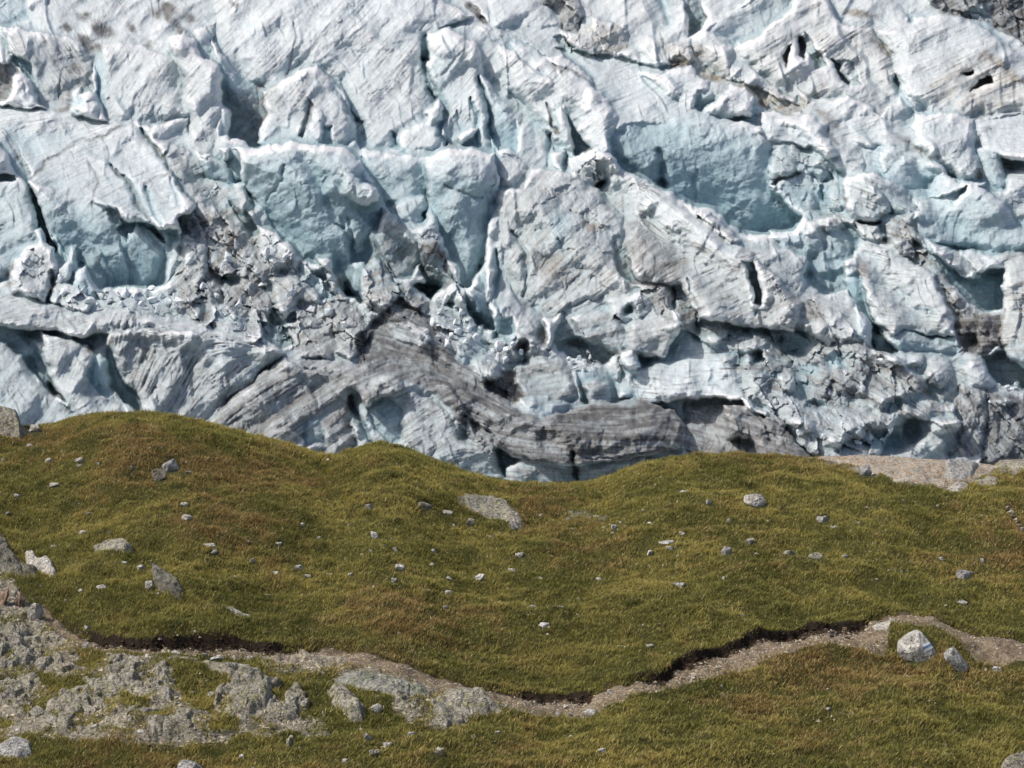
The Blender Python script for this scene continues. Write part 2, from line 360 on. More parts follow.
Rg("857,246 870,240 890,254 916,266 936,276 944,300 956,324 957,336 940,334 906,330 893,336 876,322 868,298 860,272", s=.38, sx=-.02, H=8, g=.9, d=.12, t=.4, w=9, R=3)
Tn("858,260 866,262 868,285 862,280", d=.75, f=3)
Rg("893,336 906,331 940,335 957,336 965,346 958,354 924,352 892,350", s=.0, a=(925,334), H=-.5, b=.6, d=.1, g=.4)
Ck("886,252 888,268", 1.2, 1.5, 0, .6)
Rg("872,330 884,338 896,350 890,356 876,348", s=.05, H=-8, b=.9)
# descending slab left of it
Rg("768,238 776,240 795,268 820,292 850,297 864,306 873,322 871,345 850,340 830,346 800,330 768,325", s=.4, sx=.02, H=5, g=.5, d=.15, t=.5, r=.5, w=9, R=4)
Rg("858,306 866,310 873,322 871,340 866,352 859,332", s=.1, sx=.05, H=9, b=.4, d=.02, g=.2, w=4, R=2)
Tn("796,300 815,305 822,322 805,320", d=.6, r=1, f=5)
# ---- ridge of streaked ice, x 600-800
Rg("596,158 614,160 632,176 664,192 690,204 704,216 726,236 750,250 772,262 792,290 802,302 795,330 765,334 740,326 702,332 690,302 680,286 650,286 632,276 628,256 622,240 624,220 606,200", s=.42, sx=-.0, H=9, g=1.35, d=.22, t=.45, w=16, R=7)
Tn("626,222 640,225 665,245 690,262 680,285 650,285 630,270", d=.5, g=1.5, f=10)
Tn("600,165 640,190 690,210 740,255 730,262 690,235 640,205 605,185", d=.06, g=1, f=6)
Rg("688,204 706,212 728,228 742,240 732,246 722,236 706,224", s=.4, H=10, r=1.4, d=.35, t=.8)
Rg("744,262 754,266 760,285 761,306 756,304 750,282", s=.1, sx=.08, H=4, b=.6, g=.2)
Ck("757,250 752,268 758,285 761,304 756,318", 1.8, 3, .5, .3)
Ck("690,278 693,295 699,312", 1.8, 3, .3, .3)
El(600, 183, 4, 5, 7, .3, 1)
Rg("566,158 582,150 600,148 618,160 620,172 606,180 590,190 572,178", s=.35, H=9, r=1.4, d=.22, t=.7, w=6, R=2)
Rg("746,250 790,250 806,262 800,290 782,282 764,268", s=.35, H=6, r=.8, d=.16, b=.1)
# ---- pale broken ice x 512-630, y 165-340
Rg("508,172 540,168 566,172 600,190 622,212 624,240 628,262 634,290 620,310 590,300 560,316 528,310 512,290 500,240 496,200", s=.3, sx=-.01, H=4, g=1.0, d=.2, t=.5, r=.3, w=10, R=3)
Ck("566,210 578,214 588,222 601,226", 1.4, 2, .1, .7)
Tn("536,250 562,252 566,278 545,282 534,268", d=.55, t=.6, f=6)
Tn("582,220 602,222 604,228 586,230", d=.7, t=.9, f=2.5)
Tn("545,222 562,212 572,225 566,250 556,246 552,232", b=.55, d=.05, f=5)
Ck("556,238 566,254", 2, 2, .7, 0)
Ck("512,232 518,240 526,252 526,275 524,296", 2.6, 4, .6, .4)
Ck("600,195 612,210 618,222", 1.4, 1.5, .1, .5)
Rg("614,238 620,236 632,262 640,284 626,280 618,262", s=.1, H=-1, b=.45, d=.25)
Rg("636,284 670,286 696,312 702,336 688,332 656,314", s=.3, H=3, d=.5, t=.4, r=1.5)
Ck("672,288 673,300 674,308", 2, 5, .8, .2)
Rg("672,310 680,312 682,326 674,322", s=.3, H=8, d=.02, b=.2)
El(628, 310, 4.5, 5.5, 7, .9, .2)
Rg("608,300 640,292 650,305 640,320 612,318", s=.35, H=6, r=1, d=.12)
El(628, 310, 3.5, 4.5, 7, .9, .2)
# ---- the long blue wall x 225-380
Rg("222,148 256,146 300,143 345,150 364,162 376,194 382,228 379,262 366,266 358,300 344,296 334,276 302,264 280,236 262,206 244,182 228,166", s=.05, sx=-.02, H=2, b=.52, d=.07, g=.4, r=.1, w=50, R=0, Bu=11)
Tn("225,144 300,140 345,148 355,158 300,152 240,155", d=.02, b=.15, f=4)
Ck("284,163 280,178 268,200", 1.6, 2, .5, .1)
Rg("340,172 356,178 374,190 376,200 362,205 345,196", s=.2, a=(342,184), H=1, b=.25, g=.5, w=7, R=3)
Ck("334,224 344,230 352,246 350,260", 2.2, 2.5, .5, .3)
Ck("348,216 352,240 354,262 360,280", 2.2, 2.5, .7, .1)
Ck("378,205 380,222 378,238", 2, 3, .5, .5)
Tn("352,232 372,228 376,250 360,262", b=.25, d=.1, f=5)
Rg("196,152 210,154 226,164 234,182 233,189 214,182 198,170", s=.12, sx=.05, H=8, b=.7, g=.2, w=5, R=2)
Rg("232,146 240,148 240,178 234,180 226,164", s=.3, H=6, d=.1, b=.3)
Rg("362,154 380,152 428,158 430,186 424,214 414,224 400,216 384,206 378,192 364,166", s=.16, sx=-.03, H=2, b=.36, d=.05, g=.4, w=28, R=0, Bu=6)
Ck("362,156 364,168 361,180 372,190", 2, 3, .7)
Rg("394,206 406,200 424,196 428,206 420,218 414,226 402,220", s=.2, H=5, b=.3, d=.05, w=5, R=2)
Ck("416,224 424,216 428,206", 2.2, 2, .6, .2)
Rg("426,158 448,150 496,154 500,190 492,216 484,262 470,284 457,288 452,262 440,232 430,206", s=.1, sx=.02, H=1, b=.5, d=.08, g=.5, w=28, R=0, Bu=7)
Tn("428,156 452,150 495,155 492,178 455,176 440,180", b=.25, d=.05, f=6)
Ck("446,186 464,192 482,198", 1.5, 1.5, .2, .5)
Ck("496,152 496,170 494,188", 1.6, 2, .2, .5)
Ck("428,160 429,190 424,215", 1.8, 2, .4, .4)
Rg("497,152 512,150 530,170 520,188 500,190", s=.3, H=5, r=.8, d=.15)
Rg("370,236 378,230 384,262 398,284 416,286 432,282 456,288 452,300 420,300 396,300 380,285 370,262", s=.05, H=-10, b=.8, d=.3, g=.1)
Rg("380,214 386,209 394,214 410,230 416,240 418,262 410,278 396,278 382,256 378,240", s=.15, sx=-.02, H=4, b=.38, d=.4, g=.7, w=7, R=3)
Ck("379,222 385,210 394,216 412,232", 1.3, 1.0, 0, .8)
Rg("416,240 436,242 446,250 452,262 457,290 430,287 418,268", s=.0, H=-1, b=.42, d=.42, g=.6, r=.6)
Tn("417,243 432,240 446,252 448,262 432,256 420,258", d=.85, f=3)
Rg("418,236 426,228 440,232 446,244 434,242", s=.35, H=5, r=1.2, d=.2)
Rg("446,258 454,262 459,282 455,285", s=.2, H=4, b=.35)
Rg("333,270 340,274 345,290 343,298 336,290", s=.05, H=-8, b=.5, d=.9)
Rg("318,258 330,264 336,280 338,292 322,284", s=.2, H=5, d=.25, b=.2, w=4, R=2)
Rg("350,262 364,260 370,268 368,300 362,305 352,292", s=.05, H=-6, b=.85, d=.1)
# rubble right of the wall
Rg("360,270 374,254 384,264 398,284 410,282 430,300 430,330 408,330 390,318 372,310 364,300", s=.35, H=5, r=1.6, d=.45, t=.5, w=8, R=3)
Rg("428,300 452,282 475,296 480,312 476,335 460,342 430,330 424,315", s=.35, H=4, r=1.4, d=.22, b=.15)
Rg("462,284 482,288 494,300 494,330 478,330 466,310", s=.08, H=-3, b=.5, d=.1, g=.3)
Ck("478,266 484,282 491,298", 2.6, 4, .6)
Ck("496,252 499,270 499,295 503,312", 2.8, 5, .7)
Rg("484,268 494,272 497,300 490,302", s=.2, H=5, b=.1, d=.05)
Rg("494,318 512,316 516,340 506,352 494,346", s=.08, H=-3, b=.85, d=.1)
Rg("472,326 482,324 484,338 478,344", s=.2, H=4, b=.35)
# ---- big left block
Rg("-40,100 10,104 40,108 70,115 96,118 132,122 142,128 152,140 166,156 182,182 196,206 192,222 178,232 150,226 110,214 60,216 40,214 30,190 24,178 14,160 -40,135", s=.62, sx=.0, H=7, g=.75, d=.06, b=.03, w=10, R=4)
Rg("-40,128 6,130 20,150 30,178 22,186 6,160 -40,150", s=.35, H=5, b=.22, d=.03)
Tn("0,132 20,128 60,138 75,142 50,158 28,172 12,150", b=.22, d=.02, f=6)
Rg("26,182 50,186 90,200 118,212 130,220 176,228 180,250 178,272 164,286 148,291 128,286 106,289 86,276 62,246 44,218", s=.04, sx=-.02, a=(100,196), H=0, b=.5, d=.06, g=.4, r=.12, w=34, R=0, Bu=6)
Tn("28,184 60,178 110,186 170,215 178,235 120,222 60,205", b=.14, d=.08, f=14, g=.7)
Ck("25,184 38,170 50,159 78,143 100,136 122,125 135,123", 1.5, 1.6, .0, .75)
Ck("0,128 10,140 18,156 27,174", 1.0, 1.2, 0, .6)
Ck("60,116 70,135 78,142", .9, .6, 0, .4)
Ck("82,118 92,130 101,137 106,146 110,165", 1.0, 1, 0, .55)
Ck("110,165 118,174 130,184 134,196 138,206 150,220 165,238", 2.6, 5, .75, .5)
Ck("116,168 124,178 132,186", 1.5, 2, .2, .8)
Ck("142,186 148,200 156,212 163,222", 2.6, 3, .7, .05)
Ck("170,178 177,192 183,206", 2.2, 2.5, .6, .1)
Ck("88,158 94,170 98,182 96,196 92,208", 1.3, 1, .1, .75)
Ck("140,184 156,178 170,175 176,172", 1.2, 1, .1, .5)
Ck("66,176 70,186 68,200", 1, .7, .1, .5)
Ck("148,228 158,232 166,242", 1.8, 4, .7, .5)
Rg("118,226 122,218 138,222 152,234 164,246 166,262 158,282 138,284 128,270 120,250", s=.02, sx=.02, a=(124,250), H=-1.5, b=.62, d=.08, g=.2)
Rg("119,228 124,219 136,222 134,230 128,232 126,242", s=.3, H=6, b=.1, g=.3, w=4, R=2)
Ck("94,250 98,262 99,272", 1.2, 1, .1, .7)
Rg("176,232 182,232 178,272 164,286 168,262", s=.2, H=4, b=.25, d=.12)
Ck("142,128 152,142 166,160 176,176 190,196", 3.0, 6, .5, .55)
# left side block and crevasse
Rg("-40,140 0,145 12,164 26,188 36,210 38,226 44,238 34,250 16,262 8,282 -40,286", s=.2, sx=.02, H=6, b=.22, d=.06, g=.5, w=10, R=4)
Rg("27,186 32,190 44,214 52,236 60,250 52,256 46,240 38,228 37,210", s=.04, H=-8, b=.85, d=.1, g=.1)
Rg("-40,172 14,174 16,180 -40,182", s=.3, H=8, d=.2)
Rg("34,230 40,224 47,240 44,246 38,244", s=.2, H=7, b=.4, w=3, R=1)
Rg("8,282 12,264 24,248 42,240 54,248 58,266 54,290 46,304 30,302 10,292", s=.3, H=9, r=1.0, d=.16, t=.3, w=9, R=4)
Tn("6,268 14,262 10,290 4,284", d=.6, f=3)
Rg("57,234 62,232 66,246 66,262 58,262", s=.05, H=1, b=.6)
Rg("70,258 74,246 79,256 80,272 76,278 70,268", s=.15, sx=.1, H=5, b=.4, w=4, R=2)
Rg("56,268 68,258 74,262 72,276 62,284 52,284", s=.3, H=7, b=.2, d=.05, w=5, R=2)
Rg("84,262 96,258 108,276 108,286 100,290 90,280", s=.05, H=-5, b=.75, d=.25)
Rg("72,280 80,270 88,268 94,282 104,292 100,300 88,300 78,290", s=.12, sx=.06, H=7, b=.55, d=.02, w=5, R=2)
Rg("50,286 66,280 80,288 94,302 88,316 62,308 52,300", s=.35, H=9, r=1.2, d=.12, w=6, R=2)
Ck("50,270 54,282 50,296", 2.2, 4, .1, .8)
Rg("95,296 120,288 160,288 172,296 178,318 150,318 120,310 100,306", s=.35, H=3, r=1.5, d=.1, b=.2)
# ridge and rubble x 150-360
Rg("148,130 164,140 186,150 196,158 206,176 228,184 246,190 254,210 262,232 240,230 220,236 204,240 194,220 196,206 186,188 170,166", s=.35, H=5, r=.7, d=.3, t=.4, g=.6, w=8, R=3)
Rg("224,188 234,192 248,214 258,234 252,240 238,222 228,206", s=.1, H=1, b=.6, g=.2)
Rg("232,182 246,180 252,200 242,214 236,200", s=.35, H=7, b=.15, w=4, R=2)
Rg("180,218 215,208 236,226 250,240 262,232 290,242 306,262 330,272 346,296 360,308 372,330 362,352 300,346 266,352 240,332 200,325 176,315 176,285 180,246", s=.34, H=5, r=1.9, d=.38, t=.4, g=.5)
Rg("260,228 276,232 290,244 302,262 296,272 276,268 262,256", s=.3, H=9, r=1, d=.2, w=6, R=3)
Rg("300,266 318,264 330,286 336,298 316,296 300,282", s=.2, H=3, b=.35, d=.08, w=4, R=2)
Tn("195,210 235,212 252,240 230,246 205,235", d=.55, t=.5, f=5)
El(216, 272, 6, 13, 7, .5, .6, -30)
El(232, 280, 10, 5, 5, .5, .5)
El(205, 316, 6, 9, 6, .5, .5)
Rg("271,308 292,308 296,322 284,328 270,322", s=.12, H=0, d=.4, b=.5)
Rg("258,322 286,326 294,344 282,350 266,342", s=.1, H=-1, b=.55, d=.2)
Rg("212,306 224,302 236,312 246,332 238,336 222,326", s=.25, H=8, b=.25, d=.05, w=4, R=2)
Rg("270,280 296,276 318,290 322,300 300,300 284,320 274,300", s=.3, H=8, d=.3, w=6, R=2, r=.7)
Rg("182,240 206,244 210,270 196,290 182,276", s=.3, H=9, d=.25, r=.8, g=1, w=6, R=3)
# ---- lower left sheets
Rg("-40,330 0,326 18,324 36,345 48,372 58,390 70,402 56,396 32,372 -40,345", s=.1, H=-3, b=.55, d=.1, g=.4)
Rg("-40,340 0,344 20,356 40,384 62,402 74,412 84,430 -40,440", s=.22, sx=-.02, H=3, b=.22, d=.12, g=.7, w=8, R=4)
El(31, 366, 6, 9, 3, .6, .1, -20)
Ck("50,384 58,393 70,402", 2.4, 5, .4, .7)
Rg("38,330 60,338 86,342 96,360 92,380 88,396 98,404 120,404 130,420 80,430 72,410 60,390 48,362", s=.22, sx=-.03, H=7, b=.12, d=.1, g=.9, w=10, R=4)
Rg("88,378 92,362 98,352 108,360 112,378 117,392 108,396 98,392", s=.1, sx=.06, H=3, b=.62, d=.02, g=.2)
Rg("106,346 116,360 126,380 138,392 146,408 136,414 124,402 114,388 108,362", s=.04, H=-4, b=.82, d=.05, g=.2)
Rg("106,344 112,322 160,324 200,326 245,334 276,344 286,356 262,374 230,392 204,425 150,434 142,408 128,376", s=.16, sx=.01, H=8, g=1.6, d=.17, w=10, R=3)
Tn("112,322 150,324 140,370 150,430 142,408 124,376", d=.3, b=.12, f=10)
Tn("180,330 250,340 270,352 220,372 190,350", d=.04, f=10)
Rg("-60,286 40,296 64,306 92,314 126,313 162,318 200,322 246,333 286,354 266,350 232,340 190,332 140,328 112,332 80,336 40,330 -60,324", s=.6, sx=.02, H=9, g=1.0, d=.15, w=9, R=2.5)
El(88, 348, 5, 5, 1, .0, .8)
El(74, 336, 3, 2, .8, .0, .8)
Tn("225,392 254,378 282,358 262,362 240,378", b=.45, d=.05, f=4)
Ck("284,357 255,378 225,402 205,426", 1.7, 3, .1, .85)
# ---- lower middle
Rg("284,358 312,362 346,374 356,392 352,414 358,446 330,470 210,440 206,426 228,402 256,378", s=.2, sx=.02, H=6, g=1.3, d=.44, w=16, R=4)
Rg("302,420 322,414 326,444 302,450", s=.05, H=3, b=.5, d=.15, g=.3)
Rg("284,358 312,360 342,362 372,368 402,376 406,390 386,402 370,406 356,392 330,376 300,368", s=.45, H=8, d=.45, g=.8, w=10, R=2)
Ck("300,362 312,374 330,388 345,400", 1, 1, 0, .5)
Ck("349,394 354,410 362,424 370,444", 3, 6, .75, .2)
Rg("370,408 376,402 390,397 402,404 404,440 388,444 374,424", s=.15, H=4, b=.6, d=.12, g=.3)
Rg("392,396 410,390 432,400 456,420 464,440 452,475 420,460 404,440 402,412", s=.22, sx=0, H=6, d=.2, g=1, b=.1, w=8, R=3)
Rg("440,440 466,440 490,446 504,476 500,490 450,480 425,462", s=.1, H=4, b=.25, d=.2, g=.8)
Ck("498,448 500,465 506,478", 2.5, 4, .6)
Rg("352,340 372,322 402,298 430,316 442,344 470,362 484,384 512,408 540,430 560,456 520,458 484,446 458,418 440,396 405,378 368,368", s=.36, a=(360,365), H=1, d=.70, t=.15, g=.8, w=24, R=3)
Rg("388,326 410,322 426,330 432,342 420,348 396,342", s=.38, H=7, d=.3, w=8, R=1)
Rg("332,342 352,336 362,345 352,358 336,354", s=.4, H=9, d=.35, w=6, R=2)
Rg("300,330 332,324 340,350 330,360 296,356", s=.35, H=6, d=.4, r=.8, w=6, R=3)
Tn("354,338 364,340 366,362 358,366", d=.85, r=1.4, f=2.5)
Ck("431,350 437,364 444,376 452,386", 2, 1.5, .55, 0)
Ck("428,320 442,336 460,356 478,370", 2, 2, .1, .7)
Rg("466,414 480,424 496,440 494,454 480,448 468,432", s=.3, H=6, r=1.3, d=.5)
Rg("486,374 510,368 524,378 524,400 512,404 496,398 484,388", s=.1, H=0, d=.85, t=.3, r=1.0, b=0.1)
Rg("456,344 472,334 488,344 492,358 486,364 462,362", s=.12, H=4, b=.45, d=.15, r=.4)
Rg("472,360 494,352 500,376 486,382 474,372", s=.35, H=6, d=.2, r=.6)
Rg("490,340 516,332 550,345 552,362 520,370 500,366", s=.3, H=5, r=1, d=.3)
Rg("516,364 540,358 566,360 573,382 577,400 556,406 526,398 514,380", s=.2, sx=.0, H=6, d=.34, b=.25, g=.5, w=9, R=4)
Rg("520,400 534,396 548,396 570,404 554,416 540,420 524,414", s=.12, H=7, b=.48, d=.1, w=8, R=3)
Rg("574,372 592,366 612,372 620,398 612,408 592,408 580,402", s=.08, H=2, b=.6, g=.3)
Rg("581,388 592,382 606,382 614,396 612,407 590,407", s=.2, H=7, d=.35, b=.15, w=6, R=2)
Rg("548,334 600,328 614,350 604,366 580,362 560,352", s=.1, H=-3, b=.6, d=.25, r=.5)
Rg("572,318 600,310 620,318 634,340 622,356 600,348 580,345", s=.2, H=4, b=.3, d=.35, g=.5, w=8, R=4)
Rg("542,320 562,312 556,336 548,352 546,338", s=.2, H=8, d=.15, w=4, R=2)
Rg("634,322 664,318 684,322 688,345 668,368 640,362 620,345", s=.25, sx=-.03, H=7, d=.32, g=.6, w=9, R=4)
Rg("616,356 640,358 668,356 682,330 704,342 735,362 744,378 746,402 722,408 700,398 650,402 620,396", s=.44, sx=0, H=4.5, d=.04, g=1, w=16, R=3)
El(641, 361, 13, 6, 6, .85, .15)
Rg("619,352 634,352 640,364 628,370 618,364", s=.3, H=10, d=.12, w=4, R=2)
Rg("480,400 540,418 600,402 640,398 676,410 684,432 686,450 640,456 590,464 550,464 520,458 495,440", s=.36, a=(500,420), H=1, d=.74, g=.7, w=26, R=3, b=.03)
El(630, 401, 10, 5, 4, .6, .2)
Tn("480,405 520,415 560,430 570,455 530,455 500,435", d=.62, f=8)
Rg("506,470 528,456 560,464 600,462 646,455 640,470 560,500 506,500", s=.02, H=6, b=.35, d=.42, g=.5)
Ck("512,470 526,458 548,462 570,466", 2, -1, 0, 0)
Ck("574,450 576,464 577,480", 2.4, 5, .6, .2)
Ck("586,458 615,457 645,453", 1.3, 2, .1, .8)
Ck("680,432 683,448", 2.6, 4, .7, .3)
Ck("672,408 680,420 690,425", 1.6, 2, .2, .7)
Ck("632,422 640,440 639,448", .9, -.5, 0, 0)
Ck("592,432 599,448", .8, .6, 0, .3)
# ---- lower right jumble
Rg("684,402 716,398 746,402 768,420 800,440 820,460 690,470 684,440", s=.35, a=(690,425), H=0, d=.5, r=.4, g=.6, w=10, R=2)
Rg("722,404 746,406 770,424 790,444 730,440", s=.3, H=9, d=.62, g=.6, w=5, R=2)
Rg("766,416 790,434 816,462 760,466 752,430", s=.3, H=11, d=.66, g=.5)
Rg("742,400 752,402 768,414 764,418 748,410", s=.4, H=11, d=.0, b=.1)
Rg("700,318 740,326 768,330 800,330 832,345 870,345 900,362 920,380 900,420 880,455 850,470 820,462 790,434 764,412 746,400 744,378 720,354 700,342", s=.33, H=5, r=1.2, d=.2, b=.12, g=.5)
Rg("800,345 860,340 920,375 930,395 900,402 860,400 820,395 806,375", s=.3, H=7, d=.38, g=1, w=10, R=4)
Rg("870,345 900,358 930,388 918,394 890,372", s=.3, H=10, d=.5, g=1, w=5, R=2)
Rg("868,395 910,388 940,400 970,410 978,430 940,425 905,418 880,412", s=.3, H=9, d=.33, g=.8, w=7, R=3)
El(905, 358, 20, 8, -6, 0, .03)
El(938, 372, 15, 15, -7, .05, .06)
El(978, 376, 18, 15, -7, .05, .08, 30)
El(950, 350, 16, 5, -2, .6, .0)
El(962, 362, 8, 4, 3, .8, .1)
for hx, hy, hrx, hry, hz, hb, hd in ((699, 334, 7, 13, 6, .85, .2), (723, 349, 14, 5, 5, .7, .2), (738, 360, 7, 9, 6, .8, .2), (757, 358, 7, 7, 7, .95, .3), (771, 384, 8, 9, 6, .7, .5),
        (798, 345, 13, 11, 6, .75, .05), (811, 370, 14, 7, 5, .65, .05), (837, 360, 12, 12, 4, .55, .05), (803, 390, 7, 13, 5, .7, .1), (816, 404, 9, 5, 5, .9, .3), (778, 340, 5, 4, 4, .6, .1),
        (915, 402, 11, 8, 5, .75, .15), (893, 406, 9, 6, 5, .7, .1), (943, 416, 14, 4, 4, .8, .1), (885, 442, 22, 9, 5, .7, .03), (913, 432, 7, 17, 6, .72, .2), (963, 392, 6, 8, 4, .6, .2), (976, 440, 4, 12, 3, .6, .3),
        (523, 347, 7, 6, 7, .7, .8), (542, 337, 5, 11, 6, .6, .6), (578, 346, 18, 5, 5, .8, .5), (725, 308, 10, 3, 2, .4, .1), (505, 330, 6, 14, 4, .8, .1)):
    El(hx, hy, hrx, hry, hz, hb, hd)
for hx, hy, hrx, hry, hz in ((785, 385, 10, 9, 4), (850, 430, 16, 10, 6), (880, 420, 24, 9, 6), (800, 425, 14, 7, 5), (835, 440, 10, 8, 5), (945, 426, 18, 8, 5), (900, 392, 5, 8, 4), (760, 300, 12, 10, 3), (745, 345, 14, 8, 3), (815, 330, 12, 8, 3)):
    El(hx, hy, hrx, hry, -hz, 0, 0)
Rg("985,388 1004,394 1040,404 1060,470 982,470 980,432 984,405", s=.2, H=2, d=.68, t=.1, r=.7, b=.15, g=.7)
Rg("984,356 1004,352 1040,362 1060,384 1040,392 1004,386 990,372", s=.08, H=-8, b=.9, d=.35)
Rg("1004,350 1040,340 1060,376 1030,372 1010,362", s=.2, H=3, b=.4, d=.15)
Rg("960,385 984,388 986,410 980,456 950,456 960,430 955,405", s=.2, H=4, d=.45, g=.8, r=.7)
El(1016, 387, 6, 4, -3, 0, .02)
El(1006, 402, 12, 4, -3, 0, .35)
# ---- direction of the ice layering (x, row, degrees with '/' positive), spread from sample points
FD = np.array([[150,90,60],[60,80,-58],[200,100,45],[250,40,45],[300,60,50],[400,70,50],[380,110,45],[450,80,50],[550,90,40],[620,80,20],[600,140,40],[680,100,35],[760,60,32],[830,100,30],[920,60,25],[960,100,30],[840,80,40],[950,150,20],[90,150,22],[150,170,20],[60,130,12],[60,210,40],[20,220,30],[120,260,80],[160,200,18],[870,200,-22],[900,200,-25],[905,300,-4],[860,290,-20],[640,250,42],[690,280,28],[740,280,28],[600,230,40],[530,220,55],[560,290,40],[660,220,-40],[720,240,-40],[800,130,-15],[740,160,20],[50,310,8],[160,328,6],[240,342,-12],[180,370,62],[240,370,40],[130,350,75],[60,380,65],[20,390,50],[250,420,36],[310,400,34],[340,380,25],[350,420,38],[450,360,-30],[480,410,-28],[420,440,32],[430,400,35],[560,430,-4],[640,420,6],[560,380,15],[700,370,4],[640,380,-8],[750,430,-20],[860,370,-28],[900,410,-30],[700,430,-20],[1000,320,5],[970,265,15],[1000,160,-10],[960,230,12],[300,200,30],[420,190,40],[460,220,70],[790,250,30],[820,320,-28],[770,310,35],[230,270,60],[300,300,40],[500,300,80],[400,330,-20],[960,430,-60]], F32)

_w = np.zeros(gx.shape, F32); _c = np.zeros(gx.shape, F32); _s = np.zeros(gx.shape, F32)
_cx = gx + 14 * fbm(gx / 50, gv / 50, 2, 31); _cv = gv + 14 * fbm(gx / 50, gv / 50, 2, 32)
for fx_, fv_, fa_ in FD:
    q = 1.0 / ((_cx - fx_) ** 2 + (_cv - fv_) ** 2 + 60.0) ** 1.6
    _w += q; _c += q * math.cos(2 * rad(fa_)); _s += q * math.sin(2 * rad(fa_))
ANG = 0.5 * np.arctan2(_s, _c) + 0.10 * fbm(gx / 25, gv / 25, 2, 33)
dxs = np.cos(ANG); dvs = -np.sin(ANG)
def streaks(cell, length, seed):
    """noise smeared along the layering: long thin grooves"""
    acc = np.zeros(gx.shape, F32); wt = 0.0
    n = max(5, int(length / (cell * 0.8)) | 1)
    for k in range(n):
        t = (k / (n - 1) - 0.5) * length
        wgt = 0.5 + 0.5 * math.cos(math.pi * (k / (n - 1) - 0.5) * 1.8)
        acc += wgt * perlin((gx + dxs * t) / cell, (gv + dvs * t) / cell, seed); wt += wgt
    acc /= wt
    return acc / (acc.std() + 1e-6)
S1 = streaks(1.35, 15, 101); S2 = streaks(2.7, 36, 102); S3 = streaks(7.0, 80, 103)
S6 = streaks(2.0, 58, 106)
lum1 = fbm(gx / 22, gv / 22, 3, 61); lum2 = fbm(gx / 60, gv / 60, 2, 62)
GRO = blur(GRO, 1.5 / GSTEP); RUBs = blur(RUB, 1.6 / GSTEP)
gmod = np.clip(0.55 + 0.9 * lum1, 0.1, 1.5)
gro = 0.62 * np.minimum(S2, .6) + 0.30 * S1 + 0.55 * S3
DEP -= GRO * gmod * (0.22 * gro - .22 * sstep(.75, 1.7, -S6))
# step-like broken edges where the layers crop out
stepn = S3 + 0.6 * S2
DEP -= GRO * 0.13 * sstep(-.4, .7, stepn)
REL = (DEP - Yb) * RELIEF
REL = .5 * blur(REL, 2.2 / GSTEP) + .5 * REL
DEP = Yb + REL - (2.6 * fbm(u1 / 58, u2 / 190, 3, 303, .5, True) - 1.2) * (1 - .7 * np.clip(BLU * 1.4, 0, 1))
# long ridges that sweep down to the right, and the troughs beside them
def sweep(p, w_, z):
    global DEP
    P = pts(p); W = window(P, w_ * 2.6); dd, tt = seg_dist(wx[W], wv[W], P, False)
    DEP[W] -= 1.35 * z * np.exp(-(dd / w_) ** 2) * np.clip(np.sqrt(np.clip(4 * tt * (1 - tt), 0, 1)) * 1.3, 0, 1)
sweep("0,112 70,120 135,130 170,170 205,212 262,246 330,276 400,318 470,368 520,408 600,440", 15, 3.6)
sweep("215,148 300,150 362,172 392,215 440,262 490,310 560,350", 17, 3.0)
sweep("430,36 520,60 590,96 616,150 680,206 740,250 800,300 870,338 930,380", 19, 4.2)
sweep("640,70 700,90 790,118 850,160 905,215 960,300 1000,350", 15, 3.2)
sweep("700,30 800,60 870,110 940,150 1000,190 1060,230", 20, 3.0)
sweep("0,292 90,312 200,322 282,356 380,372 470,400 560,428 690,440", 15, 3.4)
sweep("420,150 500,180 560,230 640,290 700,340 780,400 840,450", 17, 3.2)
sweep("0,200 60,260 100,300 200,340 260,400 300,440", 14, 2.0)
sweep("100,40 190,40 240,90 300,130 420,160", 15, 2.4)
sweep("250,20 400,30 470,60 500,130 520,180", 20, 2.4)
sweep("175,150 225,215 290,262 350,300 420,345", 11, -4.2)
sweep("590,160 640,215 700,270 760,320 820,380", 13, -3.4)
sweep("800,170 850,235 900,300 960,350", 11, -4.0)
sweep("300,340 400,352 470,382 520,400", 10, -1.5)
sweep("380,205 430,290 500,350 560,395", 12, -3.6)
sweep("235,30 245,80 300,150 345,230", 9, -2.0); sweep("470,60 520,110 575,165 640,225", 10, -3.0); sweep("690,60 770,110 820,160", 10, -2.5); sweep("850,60 900,120 935,200 985,270", 12, -3.0); sweep("20,130 70,200 90,260", 12, -1.6); sweep("500,270 560,330 620,380 690,420", 12, -2.6)
# lobes flowing along the layering, and slices leaning to the right with a sharp lee edge
calm = 1 - .75 * np.clip(BLU * 1.3, 0, 1) * (RUB < .3)
S4 = streaks(17, 110, 104); S5 = streaks(34, 150, 105)
DEP -= calm * (0.5 * S5 + 0.32 * S4)
def slices(px_, tilt, seed, amt):
    ph = (gx - tilt * gv) / px_ + 2.2 * fbm(gx / (px_ * 2.5), gv / (px_ * 3.5), 3, seed)
    f = ph - np.floor(ph); pk = sstep(-.05, .4, fbm(gx / (px_ * 2.2), gv / (px_ * 2.2), 3, seed + 1))
    saw = np.where(f < .86, f / .86, (1 - f) / .14)
    return amt * saw * pk, pk * sstep(.84, .9, f) 
a1, e1 = slices(46, .45, 301, 1.9); a2, e2 = slices(21, .35, 311, .6); a3, e3 = slices(30, -.7, 321, .6)
DEP -= calm * (a1 + a2 + a3)
EDGE = np.clip(calm * (e1 + .8 * e2 + .5 * e3), 0, 1)
